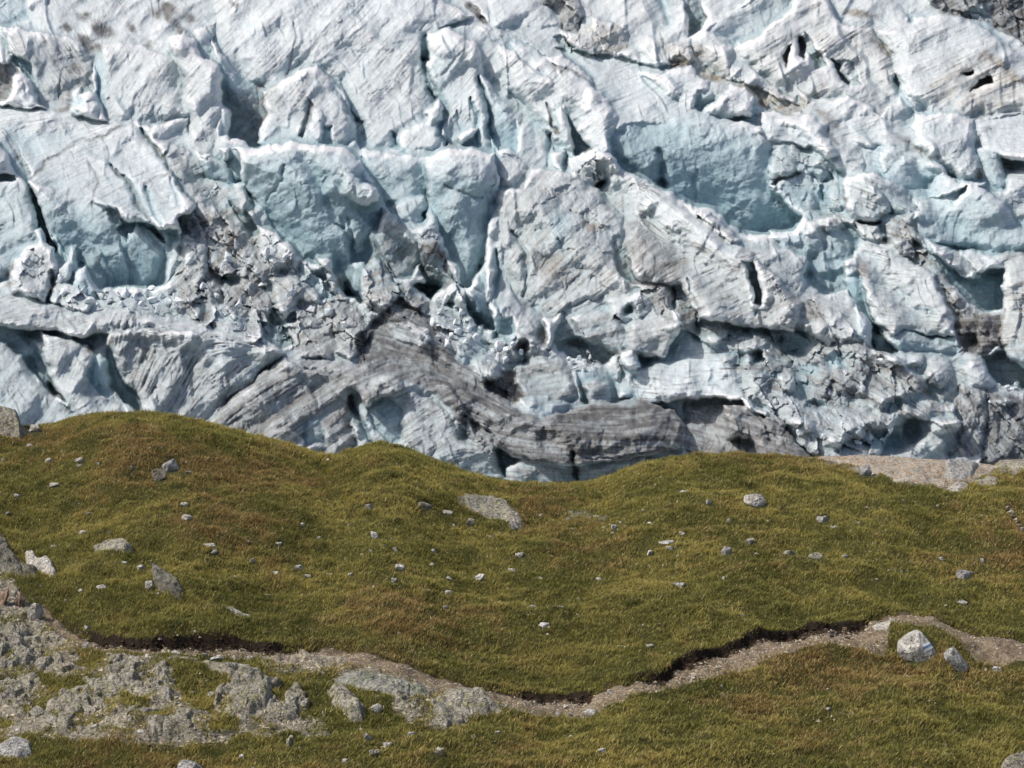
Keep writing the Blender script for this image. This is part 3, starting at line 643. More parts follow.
# broken ice
ca, sa = math.cos(rad(32)), math.sin(rad(32))
xr = (gx * ca - gv * sa) + 2 * fbm(gx / 6, gv / 6, 2, 81); yr = (gx * sa + gv * ca) + 2 * fbm(gx / 6, gv / 6, 2, 82)
f1, gap1, id1 = facets(xr / 17, yr / 27, 201, 1.9); f2, gap2, id2 = facets(xr / 8 + 4, yr / 11, 231, 1.8); f3, gap3, id3 = facets(xr / 3.0, yr / 3.8, 251, 1.1)
rc = np.clip(RUBs, 0, 2)
DEP -= rc * (1.05 * f1 + 0.38 * f2 + 0.08 * f3)
# general lumpiness and pitting, sun cups
DEP -= 0.55 * fbm(gx / 18, gv / 18, 4, 91) + 0.14 * fbm(gx / 4.5, gv / 4.5, 3, 92) + 0.07 * fbm(gx / 1.8, gv / 1.8, 2, 93)
DEP -= 0.55 * fbm(gx / 10, gv / 10, 3, 94, .5, True) * np.clip(lum1 + .2, 0, 1)
# scattered hairline cracks
cr = np.abs(fbm(gx / 34 + 3, gv / 46, 3, 95)); crk = np.exp(-(cr / .012) ** 2) * sstep(.0, .35, lum2 + .5 * lum1)
crk = crk * (1 - np.clip(BLU * 1.8, 0, 1))
DEP += .4 * crk
# ---- concavity drives colour: glow scattered inside hollows is painted in as bluer ice
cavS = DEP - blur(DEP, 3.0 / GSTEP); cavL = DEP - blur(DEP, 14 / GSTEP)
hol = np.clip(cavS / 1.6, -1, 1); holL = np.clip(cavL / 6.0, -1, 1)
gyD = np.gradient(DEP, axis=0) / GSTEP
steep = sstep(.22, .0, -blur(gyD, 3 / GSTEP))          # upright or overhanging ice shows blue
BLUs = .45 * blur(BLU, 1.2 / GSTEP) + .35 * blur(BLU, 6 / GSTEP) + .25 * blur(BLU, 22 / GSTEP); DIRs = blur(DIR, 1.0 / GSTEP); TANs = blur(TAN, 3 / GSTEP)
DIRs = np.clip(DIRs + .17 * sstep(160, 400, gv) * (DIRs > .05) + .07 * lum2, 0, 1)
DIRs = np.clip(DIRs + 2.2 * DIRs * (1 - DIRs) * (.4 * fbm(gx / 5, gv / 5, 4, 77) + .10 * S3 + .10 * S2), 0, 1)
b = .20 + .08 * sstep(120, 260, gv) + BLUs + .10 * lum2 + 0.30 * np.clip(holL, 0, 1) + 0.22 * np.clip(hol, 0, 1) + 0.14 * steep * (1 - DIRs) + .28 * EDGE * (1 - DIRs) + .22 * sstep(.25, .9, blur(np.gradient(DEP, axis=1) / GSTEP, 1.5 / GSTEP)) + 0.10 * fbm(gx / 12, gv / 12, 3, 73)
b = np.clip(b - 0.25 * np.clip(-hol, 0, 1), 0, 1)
lines = (sstep(.75, 1.7, -S6) * .8 + sstep(.9, 2.0, -S2) * .45) * sstep(-.35, .25, lum1 + .4 * lum2)
thin = sstep(.35, 1.5, -S2) * .6 + sstep(.7, 1.9, -S1) * .35 + sstep(.2, 1.6, -S3) * .3
d = DIRs * (0.74 + 0.42 * sstep(-.9, .9, 0.5 * S3 + .3 * S2 + 1.5 * fbm(gx / 9, gv / 9, 3, 74)))
d += GRO * gmod * (thin * .45 + lines) * (0.62 + .2 * np.clip(DIRs, 0, .6)) 
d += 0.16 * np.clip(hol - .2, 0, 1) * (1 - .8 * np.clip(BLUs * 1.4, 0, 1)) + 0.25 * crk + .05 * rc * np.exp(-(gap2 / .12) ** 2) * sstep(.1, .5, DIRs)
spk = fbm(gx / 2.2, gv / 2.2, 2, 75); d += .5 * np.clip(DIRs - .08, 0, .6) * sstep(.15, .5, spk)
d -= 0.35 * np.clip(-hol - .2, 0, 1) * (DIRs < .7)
d = np.clip(d, 0, 1)
def mixc(a, c, t): return a + (c - a) * t[..., None]
base = np.broadcast_to(np.array([.66, .69, .695], F32), gx.shape + (3,))
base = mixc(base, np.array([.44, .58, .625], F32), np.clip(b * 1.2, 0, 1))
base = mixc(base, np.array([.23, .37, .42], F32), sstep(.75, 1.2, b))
dcol = mixc(np.broadcast_to(np.array([.20, .208, .212], F32), gx.shape + (3,)), np.array([.36, .315, .245], F32), np.clip(TANs * 1.1 - .22 + .2 * (id2 - .5), 0, 1))
dcol = mixc(dcol, np.array([.06, .057, .054], F32), sstep(.82, 1.0, DIRs) * .8)
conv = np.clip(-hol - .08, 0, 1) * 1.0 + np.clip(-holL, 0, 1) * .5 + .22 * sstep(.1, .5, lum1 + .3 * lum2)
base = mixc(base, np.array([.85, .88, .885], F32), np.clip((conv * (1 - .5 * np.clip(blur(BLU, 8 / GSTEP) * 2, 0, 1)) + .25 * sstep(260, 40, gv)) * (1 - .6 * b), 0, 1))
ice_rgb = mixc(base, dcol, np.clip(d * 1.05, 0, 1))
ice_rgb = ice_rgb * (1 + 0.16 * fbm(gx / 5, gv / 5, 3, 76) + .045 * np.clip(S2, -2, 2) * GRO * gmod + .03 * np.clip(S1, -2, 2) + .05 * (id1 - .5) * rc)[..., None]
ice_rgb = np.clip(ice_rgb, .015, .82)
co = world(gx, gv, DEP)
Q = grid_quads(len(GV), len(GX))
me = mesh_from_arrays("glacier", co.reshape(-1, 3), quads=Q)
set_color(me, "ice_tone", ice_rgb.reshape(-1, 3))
GLAC_D = DEP

class NT:
    def __init__(s, name):
        s.m = bpy.data.materials.new(name); s.m.use_nodes = True; s.t = s.m.node_tree; s.n = s.t.nodes; s.l = s.t.links
        s.b = s.n["Principled BSDF"]
    def node(s, typ, **kw):
        n = s.n.new(typ)
        for k, v in kw.items(): setattr(n, k, v)
        return n
    def set(s, sock, v):
        if hasattr(v, 'is_linked') or isinstance(v, bpy.types.NodeSocket): s.l.new(v, sock)
        else: sock.default_value = v
    def noise(s, vec, scale, detail=5, rough=.6, dist=0):
        n = s.node("ShaderNodeTexNoise"); s.set(n.inputs["Vector"], vec); n.inputs["Scale"].default_value = scale; n.inputs["Detail"].default_value = detail
        n.inputs["Roughness"].default_value = rough; n.inputs["Distortion"].default_value = dist
        return n.outputs["Fac"]
    def ramp(s, fac, stops):
        n = s.node("ShaderNodeValToRGB"); s.set(n.inputs[0], fac); e = n.color_ramp.elements
        while len(e) < len(stops): e.new(.5)
        for el, (p, c) in zip(e, stops):
            el.position = p; el.color = (c if hasattr(c, '__len__') else (c, c, c)) + ((1,) if hasattr(c, '__len__') else (1,)) if hasattr(c, '__len__') else (c, c, c, 1)
        return n.outputs["Color"]
    def mix(s, fac, a, b, mode='MIX'):
        n = s.node("ShaderNodeMix", data_type='RGBA', blend_type=mode); s.set(n.inputs[0], fac)
        for sock, v in ((n.inputs[6], a), (n.inputs[7], b)):
            s.set(sock, v if not isinstance(v, tuple) else (v + (1,) if len(v) == 3 else v))
        return n.outputs[2]
    def bump(s, h, strength, dist, normal=None):
        n = s.node("ShaderNodeBump"); n.inputs["Strength"].default_value = strength; n.inputs["Distance"].default_value = dist; s.set(n.inputs["Height"], h)
        if normal: s.set(n.inputs["Normal"], normal)
        return n.outputs["Normal"]
    def attr(s, name):
        n = s.node("ShaderNodeAttribute", attribute_name=name); return n.outputs["Color"]
    def pos(s):
        return s.node("ShaderNodeNewGeometry").outputs["Position"]
    def obj(s):
        return s.node("ShaderNodeTexCoord").outputs["Object"]
    def fin(s, col, rough, normal=None, spec=.3):
        s.set(s.b.inputs["Base Color"], col); s.set(s.b.inputs["Roughness"], rough); s.b.inputs["Specular IOR Level"].default_value = spec
        if normal: s.set(s.b.inputs["Normal"], normal)
        return s.m
N = NT("glacier_ice")
p = N.pos()
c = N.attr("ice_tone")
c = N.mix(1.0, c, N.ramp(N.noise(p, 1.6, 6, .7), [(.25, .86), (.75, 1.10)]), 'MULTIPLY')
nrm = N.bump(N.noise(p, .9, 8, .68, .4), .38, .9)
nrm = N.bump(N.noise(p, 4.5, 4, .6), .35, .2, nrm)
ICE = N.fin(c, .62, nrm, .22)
if SSS > 0:
    N.b.inputs['Subsurface Weight'].default_value = SSS; N.b.inputs['Subsurface Radius'].default_value = (.5, .9, 1.2); N.b.inputs['Subsurface Scale'].default_value = 1.0
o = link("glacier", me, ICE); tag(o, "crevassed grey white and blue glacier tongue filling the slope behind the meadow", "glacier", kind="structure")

# ---- loose blocks of clean broken ice lying on the glacier
def ice_mesh(seed, s_):
    rg = random.Random(seed); bm = bmesh.new()
    for i in range(11):
        v = Vector((rg.gauss(0, 1), rg.gauss(0, 1), rg.gauss(0, 1))).normalized()
        bm.verts.new((v.x * s_[0], v.y * s_[1], v.z * s_[2]))
    h = bmesh.ops.convex_hull(bm, input=bm.verts)
    bmesh.ops.delete(bm, geom=list({g for g in h['geom_interior'] + h['geom_unused'] if isinstance(g, bmesh.types.BMVert)}), context='VERTS')
    bmesh.ops.bevel(bm, geom=bm.edges[:], offset=min(s_) * .12, segments=1, affect='EDGES', clamp_overlap=True)
    bmesh.ops.triangulate(bm, faces=bm.faces); bmesh.ops.subdivide_edges(bm, edges=bm.edges[:], cuts=2, use_grid_fill=True)
    bmesh.ops.smooth_vert(bm, verts=bm.verts, factor=.5, use_axis_x=True, use_axis_y=True, use_axis_z=True)
    V_ = np.array([v.co[:] for v in bm.verts]) / max(s_)
    for v, q_ in zip(bm.verts, fbm(V_[:, 0] * 2.5 + seed, V_[:, 2] * 2.5 + V_[:, 1] * 1.7, 3, seed)): v.co *= 1 + .22 * float(q_)
    bmesh.ops.recalc_face_normals(bm, faces=bm.faces)
    m = bpy.data.meshes.new("ice_block"); bm.to_mesh(m); bm.free(); return m
N = NT("clean_broken_ice"); p = N.pos()
WICE = N.fin(N.mix(N.ramp(N.noise(p, .7, 3, .5), [(.35, 0.0), (.65, 1.0)]), (.90, .91, .92), (.74, .81, .84)), .5, N.bump(N.noise(p, 1.6, 4, .6), .8, .5), .3)
HEAPS = [("in the heap under the long blue wall", "420,336,8 427,331,9 433,322,12 440,312,13 446,300,12 438,338,9 447,344,8 455,322,9 462,312,9 466,320,7 458,332,8 470,330,7 476,338,8 466,342,7 452,336,9"),
    ("in the white heap above the dark pit", "493,350,9 500,346,10 507,350,8 513,344,8 498,357,10 506,360,8 521,352,7 488,357,7"),
    ("in the bright pile under the blue overhang", "568,358,7 573,362,8 579,358,8 585,362,8 590,357,6 576,368,7 584,369,7 593,364,6 570,366,6 588,352,6"),
    ("below the big left ice block", "100,297,9 110,300,10 118,296,11 127,293,11 136,298,10 146,292,10 153,300,11 161,296,9 168,303,10 176,308,10 122,304,9 141,306,9 158,310,8 150,287,8 170,290,9"),
    ("at the foot of the steep left face", "60,278,9 84,290,10 90,302,9 72,300,8 64,292,8 98,305,7"),
    ("in the rubble left of centre", "190,262,13 228,258,12 250,262,12 268,255,11 286,256,12 262,284,13 290,292,12 238,304,12 216,296,10 310,310,11 330,312,12 202,286,11 345,325,9 180,300,10"),
    ("beside the dark cleft on the far right", "998,386,6 1008,388,7 1016,384,6 990,402,5 1004,404,5"),
    ("in the lower right jumble of ice", "858,356,8 880,362,9 846,372,8 862,388,8 800,432,9 824,436,9 858,442,9 776,402,7 890,430,8 922,446,8 790,312,7 768,352,7")]
ORDI = ["leftmost", "second from the left", "third from the left", "fourth from the left", "fifth from the left", "sixth from the left", "seventh from the left", "eighth from the left", "ninth from the left", "tenth from the left", "eleventh from the left", "twelfth from the left", "thirteenth from the left", "fourteenth from the left", "fifteenth from the left"]
for where, ls in HEAPS:
    it = sorted(tuple(float(q) for q in t.split(",")) for t in ls.split())
    for i, (x, v, sz) in enumerate(it):
        c_, r_ = np.searchsorted(GX, x), np.searchsorted(GV, v); rg = random.Random(int(x * 7 + v)); D = float(DEP[r_ - 3:r_ + 4, c_ - 3:c_ + 4].min()); k_ = D / FPX * sz * rg.choice([.45, .55, .7])
        pt = world(np.array(x), np.array(v), np.array(D + k_ * .35))
        ob = link("ice_block", ice_mesh(int(x * 13 + v), (k_ * rg.uniform(.8, 1.15), k_ * rg.uniform(.6, .9), k_ * rg.uniform(.7, 1.2))), WICE)
        ob.location = pt; ob.rotation_euler = (rg.uniform(-.5, .5), rg.uniform(-.5, .5), rg.uniform(0, 3))
        tag(ob, f"pale ice block, {ORDI[i]}, {where}", "ice block", "loose ice blocks on the glacier")
# ------------------------------------------------------------------ meadow: a rolling hill top between the camera and the glacier valley
CR = pts("-700,430 -200,424 0,424 25,427 50,424 75,417 100,413 150,412 175,415 200,421 225,428 250,435 275,440 300,448 325,456 335,456 350,451 365,445 380,443 400,446 420,455 440,463 460,471 480,477 500,481 530,484 560,484 585,483 605,478 620,472 645,463 670,458 700,455 740,454 780,456 800,458 840,458 880,458 940,461 985,465 1024,463 1300,455 1800,470")
def crest(x): return np.interp(x, CR[:, 0], CR[:, 1])
def v2q(x, v):
    c = crest(x); return np.where(v <= 768, 450 + (v - c) * 318 / (768 - c), v)
def q2v(x, q):
    c = crest(x); return np.where(q <= 768, c + (q - 450) * (768 - c) / 318, q)
def Yq(q):
    t = np.clip((q - 450) / 318, 0, None)
    return np.where(q <= 768, 74 - 28 * t ** .75, 46 - (q - 768) * .0655)
TX = np.concatenate([np.linspace(-700, -70, 50)[:-1], np.arange(-70, 1094.1, 1.5), np.linspace(1094, 1750, 50)[1:]])
TQ = np.concatenate([450 + 20 * np.linspace(0, 1, 26)[:-1] ** 1.6, np.arange(470, 590, 1.3), np.arange(590, 735, .9), np.arange(735, 800, 1.3), np.linspace(802, 1000, 60)])
tx, tq = np.meshgrid(TX, TQ); tv = q2v(tx, tq); tY = Yq(tq)
P0 = world(tx, tv, tY)
wX, wY = P0[..., 0].astype(F32), P0[..., 1].astype(F32)
fade = sstep(450, 462, tq) * .8 + .2
P0[..., 2] += fade * (.42 * fbm(wX / 4.5, wY / 5, 3, 401) + .20 * fbm(wX / 1.3, wY / 1.5, 3, 402) + .05 * fbm(wX / .35, wY / .35, 2, 403))
# the trodden path, cut into the turf with a raw bank on its far side
BT = pts("40,604 55,612 75,622 85,628 105,634 130,638 160,638 200,636 230,637 260,641 300,642 330,643 370,648 400,656 440,668 480,682 520,688 560,688 590,688 602,683 608,679 614,677 621,678 632,676 660,670 680,655 700,650 730,642 760,634 800,628 830,624 862,622 870,612 890,609 930,612 960,624 985,631 1024,637 1100,648 1300,660")
BP = pts("40,618 60,632 80,644 100,652 160,655 200,655 260,660 300,662 340,668 370,674 400,683 440,696 480,704 510,714 540,717 580,715 600,711 640,697 690,688 720,678 760,664 800,652 850,647 883,650 886,650 890,627 930,633 955,643 975,656 1000,663 1024,660 1100,672 1300,690")
DK = pts("40,3 60,4 90,7 130,11 200,10 255,10 290,6 330,4 400,3.5 470,4.5 520,7 590,7 604,3 622,4 640,6 680,10 760,10.5 860,10 870,5 900,3 950,4 1000,5 1100,5 1300,3")
xn = tx + 2.0 * fbm(wX / .5, wY / .5, 3, 410)
vb = np.interp(xn, BT[:, 0], BT[:, 1]) + 2.2 * fbm(wX / .45, wY * 0, 3, 411); vp = np.interp(xn, BP[:, 0], BP[:, 1]) + 2.5 * fbm(wX / .6, wY / .6, 3, 412)
dk = np.interp(tx, DK[:, 0], DK[:, 1]); dk = dk * np.where(dk > 8, 1.0, 1.0)
on = (tx > 42)
k = np.clip((tv - vb) / np.maximum(vp - vb, 2), 0, 1)
inp = ((tv > vb) & (tv < vp) & on)
drop = dk * (tY / FPX) * sstep(0, 1.6, tv - vb) * (1 - sstep(.45, 1.0, k)) * on
P0[..., 2] -= drop * (1 + .15 * fbm(wX / .3, wY / .3, 2, 413)) - inp * .012 * fbm(wX / .12, wY / .12, 2, 414)
# slumped lumps at the bank's foot
foot = np.exp(-((tv - vb - 3.5) / 2.5) ** 2) * on * (dk > 6.5) * sstep(-.1, .4, fbm(wX / .22, wY / .4, 3, 415)); P0[..., 2] += .09 * foot
gpath = inp.astype(F32) * sstep(0, 1, tv - vb)
bankm = np.exp(-((tv - vb - 1.4) / 2.4) ** 2) * on * sstep(1.5, 6, dk)
# bare stony ground
def pmask(s, f=2.0, X=None, V=None):
    sd = seg_dist(tx + 4 * fbm(wX / .5, wY / .5, 3, 421), tv + 3 * fbm(wX / .5, wY / .5, 3, 422), pts(s), True)
    return sstep(-f, f, sd)
bare = np.maximum.reduce([pmask("-60,575 0,582 14,592 24,604 42,612 58,624 80,640 100,655 130,657 170,661 230,667 262,676 272,690 262,700 290,705 312,712 328,720 320,736 290,728 262,735 245,728 225,735 160,742 100,740 60,742 30,735 -60,738"),
    pmask("385,690 420,693 440,704 472,715 462,726 435,734 415,724 395,712"), pmask("324,698 345,694 364,708 366,717 345,717"), pmask("-60,524 0,528 12,545 22,562 40,580 20,588 0,582 -60,575") * .7,
    pmask("262,658 300,652 345,662 400,678 440,697 480,696 502,716 470,718 435,700 380,690 320,678 262,668"), pmask("565,510 590,512 608,522 600,527 575,521") * .7,
    pmask("800,458 840,449 1060,449 1060,474 985,474 955,487 925,488 895,480 865,470 830,463")])
for s_ in ("78,644 100,640 107,658 94,670 76,662", "35,672 60,676 102,674 98,687 60,692 40,684", "165,666 215,666 236,690 212,700 212,712 195,712 178,690", "118,697 152,700 148,713 125,713", "-60,680 22,680 29,692 10,699 -60,696",
           "20,704 60,698 64,713 30,716", "-60,710 12,713 10,723 -60,723", "150,712 175,712 172,722 152,722", "925,470 945,466 950,476 930,480", "205,722 235,718 240,726 212,730"):
    bare *= 1 - pmask(s_)
bare = bare * (1 - .8 * sstep(.15, .45, fbm(wX / .8, wY / 1.1, 3, 425)) * (bare < .99999))
bare = bare * (1 - .92 * gpath)
fr1, fg1, fi1 = facets(wX / .55, wY / .8, 431, 1.2); fr2, fg2, fi2 = facets(wX / .19, wY / .28, 441, 1.2); fr3, fg3, fi3 = facets(wX / .085, wY / .11, 451, 1.1)
farr = (tv > 500)
P0[..., 2] += bare * farr * (.06 * fr1 + .028 * fr2 + .008 * fr3 + .03)
stony = bare
# colours
def C3(*v): return np.array(v, F32)
gc = np.broadcast_to(C3(.062, .060, .020), tx.shape + (3,)) * (1 + .5 * fbm(wX / .6, wY / .6, 3, 461))[..., None]
gr = mixc(np.broadcast_to(C3(.235, .18, .12), tx.shape + (3,)), C3(.17, .125, .08), sstep(.0, .6, fbm(wX / .9, wY / .9, 3, 462)))
gr = gr * (.7 + .65 * fi3 ** 1.5)[..., None]
gc = mixc(gc, gr, gpath)
soil = mixc(np.broadcast_to(C3(.052, .044, .020), tx.shape + (3,)), C3(.030, .021, .015), sstep(3.5, 7.5, dk))
gc = mixc(gc, soil, np.clip(bankm * 1.9, 0, 1))
rk = mixc(np.broadcast_to(C3(.30, .275, .215), tx.shape + (3,)), C3(.20, .185, .11), sstep(0, .5, fbm(wX / .3, wY / .3, 3, 463)) * .8)
rk = rk * (.6 + .65 * fi2 + .3 * (fi3 - .5))[..., None] * (1 - .45 * np.exp(-(fg2 / .09) ** 2))[..., None]
gc = mixc(gc, rk, np.clip(stony, 0, 1))
# beyond the brow the ground drops away to the valley floor
back = []
bc = []
for dl, dz in ((.4, .10), (1, .32), (2, .8), (4, 1.9), (8, 4.4), (16, 10), (32, 22), (70, 46), (150, 62), (330, 78)):
    r = P0[0].copy(); sc_ = (r[:, 1] + dl) / r[:, 1]; r[:, 0] *= sc_; r[:, 1] += dl; r[:, 2] -= dz; back.append(r); bc.append(gc[0])
TPOS = np.concatenate([np.array(back[::-1]), P0], 0); TCOL = np.concatenate([np.array(bc[::-1]), gc], 0); NB = len(back)
me = mesh_from_arrays("meadow_ground", TPOS.reshape(-1, 3), quads=grid_quads(len(TQ) + NB, len(TX)))
set_color(me, "ground_tone", np.clip(TCOL, .004, .9).reshape(-1, 3))
N = NT("earth_and_gravel"); p = N.pos()
c = N.mix(1.0, N.attr("ground_tone"), N.ramp(N.noise(p, 22, 5, .7), [(.25, .55), (.5, 1.0), (.8, 1.5)]), 'MULTIPLY')
GROUND = N.fin(c, .95, N.bump(N.noise(p, 16, 7, .72), .8, .06), .15)
tag(link("meadow_ground", me, GROUND), kind="structure")
def at(x, v):
    """point of the finished ground under picture position (x, row)"""
    x = np.atleast_1d(np.asarray(x, float)); v = np.atleast_1d(np.asarray(v, float))
    q = v2q(x, v); fc = np.interp(x, TX, np.arange(len(TX))); fr = np.interp(q, TQ, np.arange(len(TQ)))
    c0 = np.clip(fc.astype(int), 0, len(TX) - 2); r0 = np.clip(fr.astype(int), 0, len(TQ) - 2); a = (fc - c0)[:, None]; b_ = (fr - r0)[:, None]
    return (P0[r0, c0] * (1 - a) + P0[r0, c0 + 1] * a) * (1 - b_) + (P0[r0 + 1, c0] * (1 - a) + P0[r0 + 1, c0 + 1] * a) * b_
# ------------------------------------------------------------------ rock materials
def rockmat(name, ca_, cb_, cc_, lich=.35, dark=.35, fine=1.0):
    N = NT(name); p = N.pos()
    a = N.noise(p, 2.2, 4, .55, .4); b = N.noise(p, 5.5, 3, .5)
    c = N.mix(N.ramp(a, [(.42, 0.0), (.58, 1.0)]), ca_, cb_)
    c = N.mix(N.ramp(b, [(.52, 0.0), (.62, lich)]), c, cc_)
    c = N.mix(N.ramp(N.noise(p, 9, 3, .55, .6), [(.56, 0.0), (.66, dark)]), c, (.06, .057, .05))
    c = N.mix(1.0, c, N.ramp(N.noise(p, 14, 2, .5, .3), [(.32, 1 - .4 * fine), (.5, 1.0), (.68, 1 + .35 * fine)]), 'MULTIPLY')
    n = N.bump(N.noise(p, 4.5, 5, .6, .4), 1.0, .35 * fine)
    n = N.bump(N.noise(p, 15, 3, .6), .9, .07 * fine, n)
    return N.fin(c, .9, n, .25)
M_GREY = rockmat("grey_lichen_rock", (.49, .455, .37), (.35, .32, .25), (.40, .38, .18), .6, .6)
M_PALE = rockmat("pale_stone", (.70, .66, .58), (.54, .50, .43), (.40, .37, .26), .2, .15)
M_WHITE = rockmat("white_stone", (.80, .78, .72), (.66, .63, .57), (.50, .46, .38), .15, .1)
M_DARK = rockmat("dark_rock", (.25, .235, .19), (.15, .14, .115), (.30, .28, .15))
M_BLUE = rockmat("blue_grey_stone", (.58, .56, .52), (.44, .43, .40), (.36, .34, .26), .3, .2)
M_RED = rockmat("rusty_rock", (.40, .28, .20), (.30, .20, .14), (.36, .33, .26), .3, .3)
M_SAND = rockmat("sandy_bedrock", (.52, .45, .34), (.42, .35, .26), (.34, .31, .24), .4, .2)
M_ORNG = rockmat("orange_bedrock", (.54, .47, .37), (.47, .36, .25), (.54, .52, .46), .7, .35, .7)
M_GRN = rockmat("lichen_green_slab", (.40, .39, .33), (.30, .31, .22), (.50, .47, .42), .4, .4)
M_SML = rockmat("small_pale_stone", (.74, .70, .61), (.60, .565, .48), (.38, .36, .24), .2, .2)
MT = dict(g=M_GREY, p=M_PALE, w=M_WHITE, d=M_DARK, b=M_BLUE, r=M_RED, s=M_SAND, o=M_ORNG, l=M_GRN)
OCC = []                                     # footprints (x, row, rx, ry) where no grass grows
def rock_mesh(seed, sx, sy, sz, n=14, cuts=2, rough=.07, flat=.5):
    rg = random.Random(seed); bm = bmesh.new()
    for i in range(n):
        th = rg.uniform(0, 6.283); z = rg.uniform(-.9, 1) ; r = math.sqrt(max(0, 1 - z * z * .8)) * rg.uniform(.75, 1.08)
        bm.verts.new((r * math.cos(th), r * math.sin(th), min(z, flat + rg.uniform(0, .25)) ))
    h = bmesh.ops.convex_hull(bm, input=bm.verts)
    bmesh.ops.delete(bm, geom=list({g for g in h['geom_interior'] + h['geom_unused'] if isinstance(g, bmesh.types.BMVert)}), context='VERTS')
    bmesh.ops.triangulate(bm, faces=bm.faces)
    bmesh.ops.bevel(bm, geom=bm.edges[:], offset=.07, segments=1, affect='EDGES', clamp_overlap=True)
    bmesh.ops.triangulate(bm, faces=bm.faces)
    if cuts: bmesh.ops.subdivide_edges(bm, edges=bm.edges[:], cuts=cuts, use_grid_fill=True)
    bm.verts.ensure_lookup_table(); V = np.array([v.co[:] for v in bm.verts])
    n1 = fbm(V[:, 0] * 2 + V[:, 2] * 1.3 + seed, V[:, 1] * 2 - V[:, 2] * 1.7, 4, seed)
    for v, d_ in zip(bm.verts, n1):
        v.co *= 1 + rough * float(d_)
        v.co.x *= sx; v.co.y *= sy; v.co.z *= sz
    bmesh.ops.recalc_face_normals(bm, faces=bm.faces)
    me = bpy.data.meshes.new("rock"); bm.to_mesh(me); bm.free()
    return me
def ppm(v, x=512): return FPX / float(Yq(v2q(np.array(float(x)), np.array(float(v)))))
def stone(name, x, v, w, h, mat, label, cat, ang=0, seed=None, cuts=1, group=None, sink=.3, tilt=None, n=14, occ=.45, flat=.5):
    """a stone whose outline covers about w x h px around (x, v); v is its centre"""
    if w < 14 and label.find('painted') < 0 and cuts < 2: h = min(h, .72 * w)
    s = ppm(v, x); seed = seed or int(x * 31 + v * 7) % 9973
    sx = w / s / 2; sy = max(sx * .7, .03); w *= 1.12 if w > 12 else 1.35; h *= 1.3 if w > 14 else 1.2; vis = h / s
    top = max(vis - sy * 2 * .27, sx * .22)
    sz = top / (1 + (1 - 2 * sink) * 1.0) * 1.25
    P = at(x, v + h * .30)[0]
    o = link(name, rock_mesh(seed, sx * 1.05, sy, sz, n=n, cuts=cuts, flat=flat), mat); o.data.name = name
    rg = random.Random(seed)
    o.location = (P[0], P[1] + sy * .4, P[2] + sz * (1 - 2 * sink) * .6)
    o.rotation_euler = (rg.uniform(.0, .35) if w < 20 else rg.uniform(-.1, .1), rad(ang) if ang else rg.uniform(-.12, .12), rg.uniform(-.3, .3) if w > 1.5 * h else rg.uniform(0, 6.28) * (0 if ang else 1))
    tag(o, label, cat, group); OCC.append((x, v + h * .2, w * occ, h * occ))
    return o
def turf_gap(a, b): return sstep(.04, .20, fbm(a / .75, b / .95, 3, 777))
def slab(name, P, thick, mat, label, cat, wpx=8, rough=.05, blocky=.0, seed=1, step=.8, group=None, dome=0.0):
    if blocky > .15: thick *= .42; wpx = 5; rough *= .6
    """a body of rock that follows the ground inside a picture outline and stands proud of it"""
    P = pts(P); x0, v0 = P.min(0) - 4; x1, v1 = P.max(0) + 4
    X, V = np.meshgrid(np.arange(x0, x1, step), np.arange(v0, v1, step))
    V2 = np.maximum(V, crest(X) + .3)
    W3 = at(X.ravel(), V2.ravel()).reshape(X.shape + (3,))
    a, b = W3[..., 0].astype(F32), W3[..., 1].astype(F32)
    sd = seg_dist(X + 3 * fbm(a / .6, b / .6, 3, seed), V + 2 * fbm(a / .6, b / .6, 3, seed + 1), P, True)
    f1, g1, i1 = facets(a / .75 + b * .3, b / .9, seed + 2, 1.5); f2, g2, i2 = facets(a / .27, b / .35, seed + 5, 1.4); f3, g3, i3 = facets(a / .11, b / .15, seed + 7, 1.2)
    hh = -.10 + (thick + .10) * sstep(-2.5, wpx, sd) + dome * np.clip(sd / 20, 0, 1) ** .7
    core = sstep(-1, 5, sd)
    if blocky > .15: hh -= .30 * turf_gap(a, b)
    W3[..., 2] += hh + core * (rough * fbm(a / .5, b / .5, 4, seed + 9) + blocky * .22 * (1.0 * f1 + .65 * f2 + .35 * f3) - blocky * .22 * (np.exp(-(g1 / .07) ** 2) + .5 * np.exp(-(g2 / .07) ** 2)) + .010 * fbm(a / .1, b / .1, 3, seed + 10))
    keep = sd > -3.2; idx = -np.ones(X.shape, int)
    Q = grid_quads(*X.shape); kf = keep.ravel(); Q = Q[kf[Q].all(1)]
    use = np.unique(Q); m = np.zeros(X.size, int); m[use] = np.arange(len(use))
    me = mesh_from_arrays(name, W3.reshape(-1, 3)[use], quads=m[Q])
    o = link(name, me, mat); tag(o, label, cat, group)
    OCCP.append((P, blocky > .15))
    return o
OCCP = []
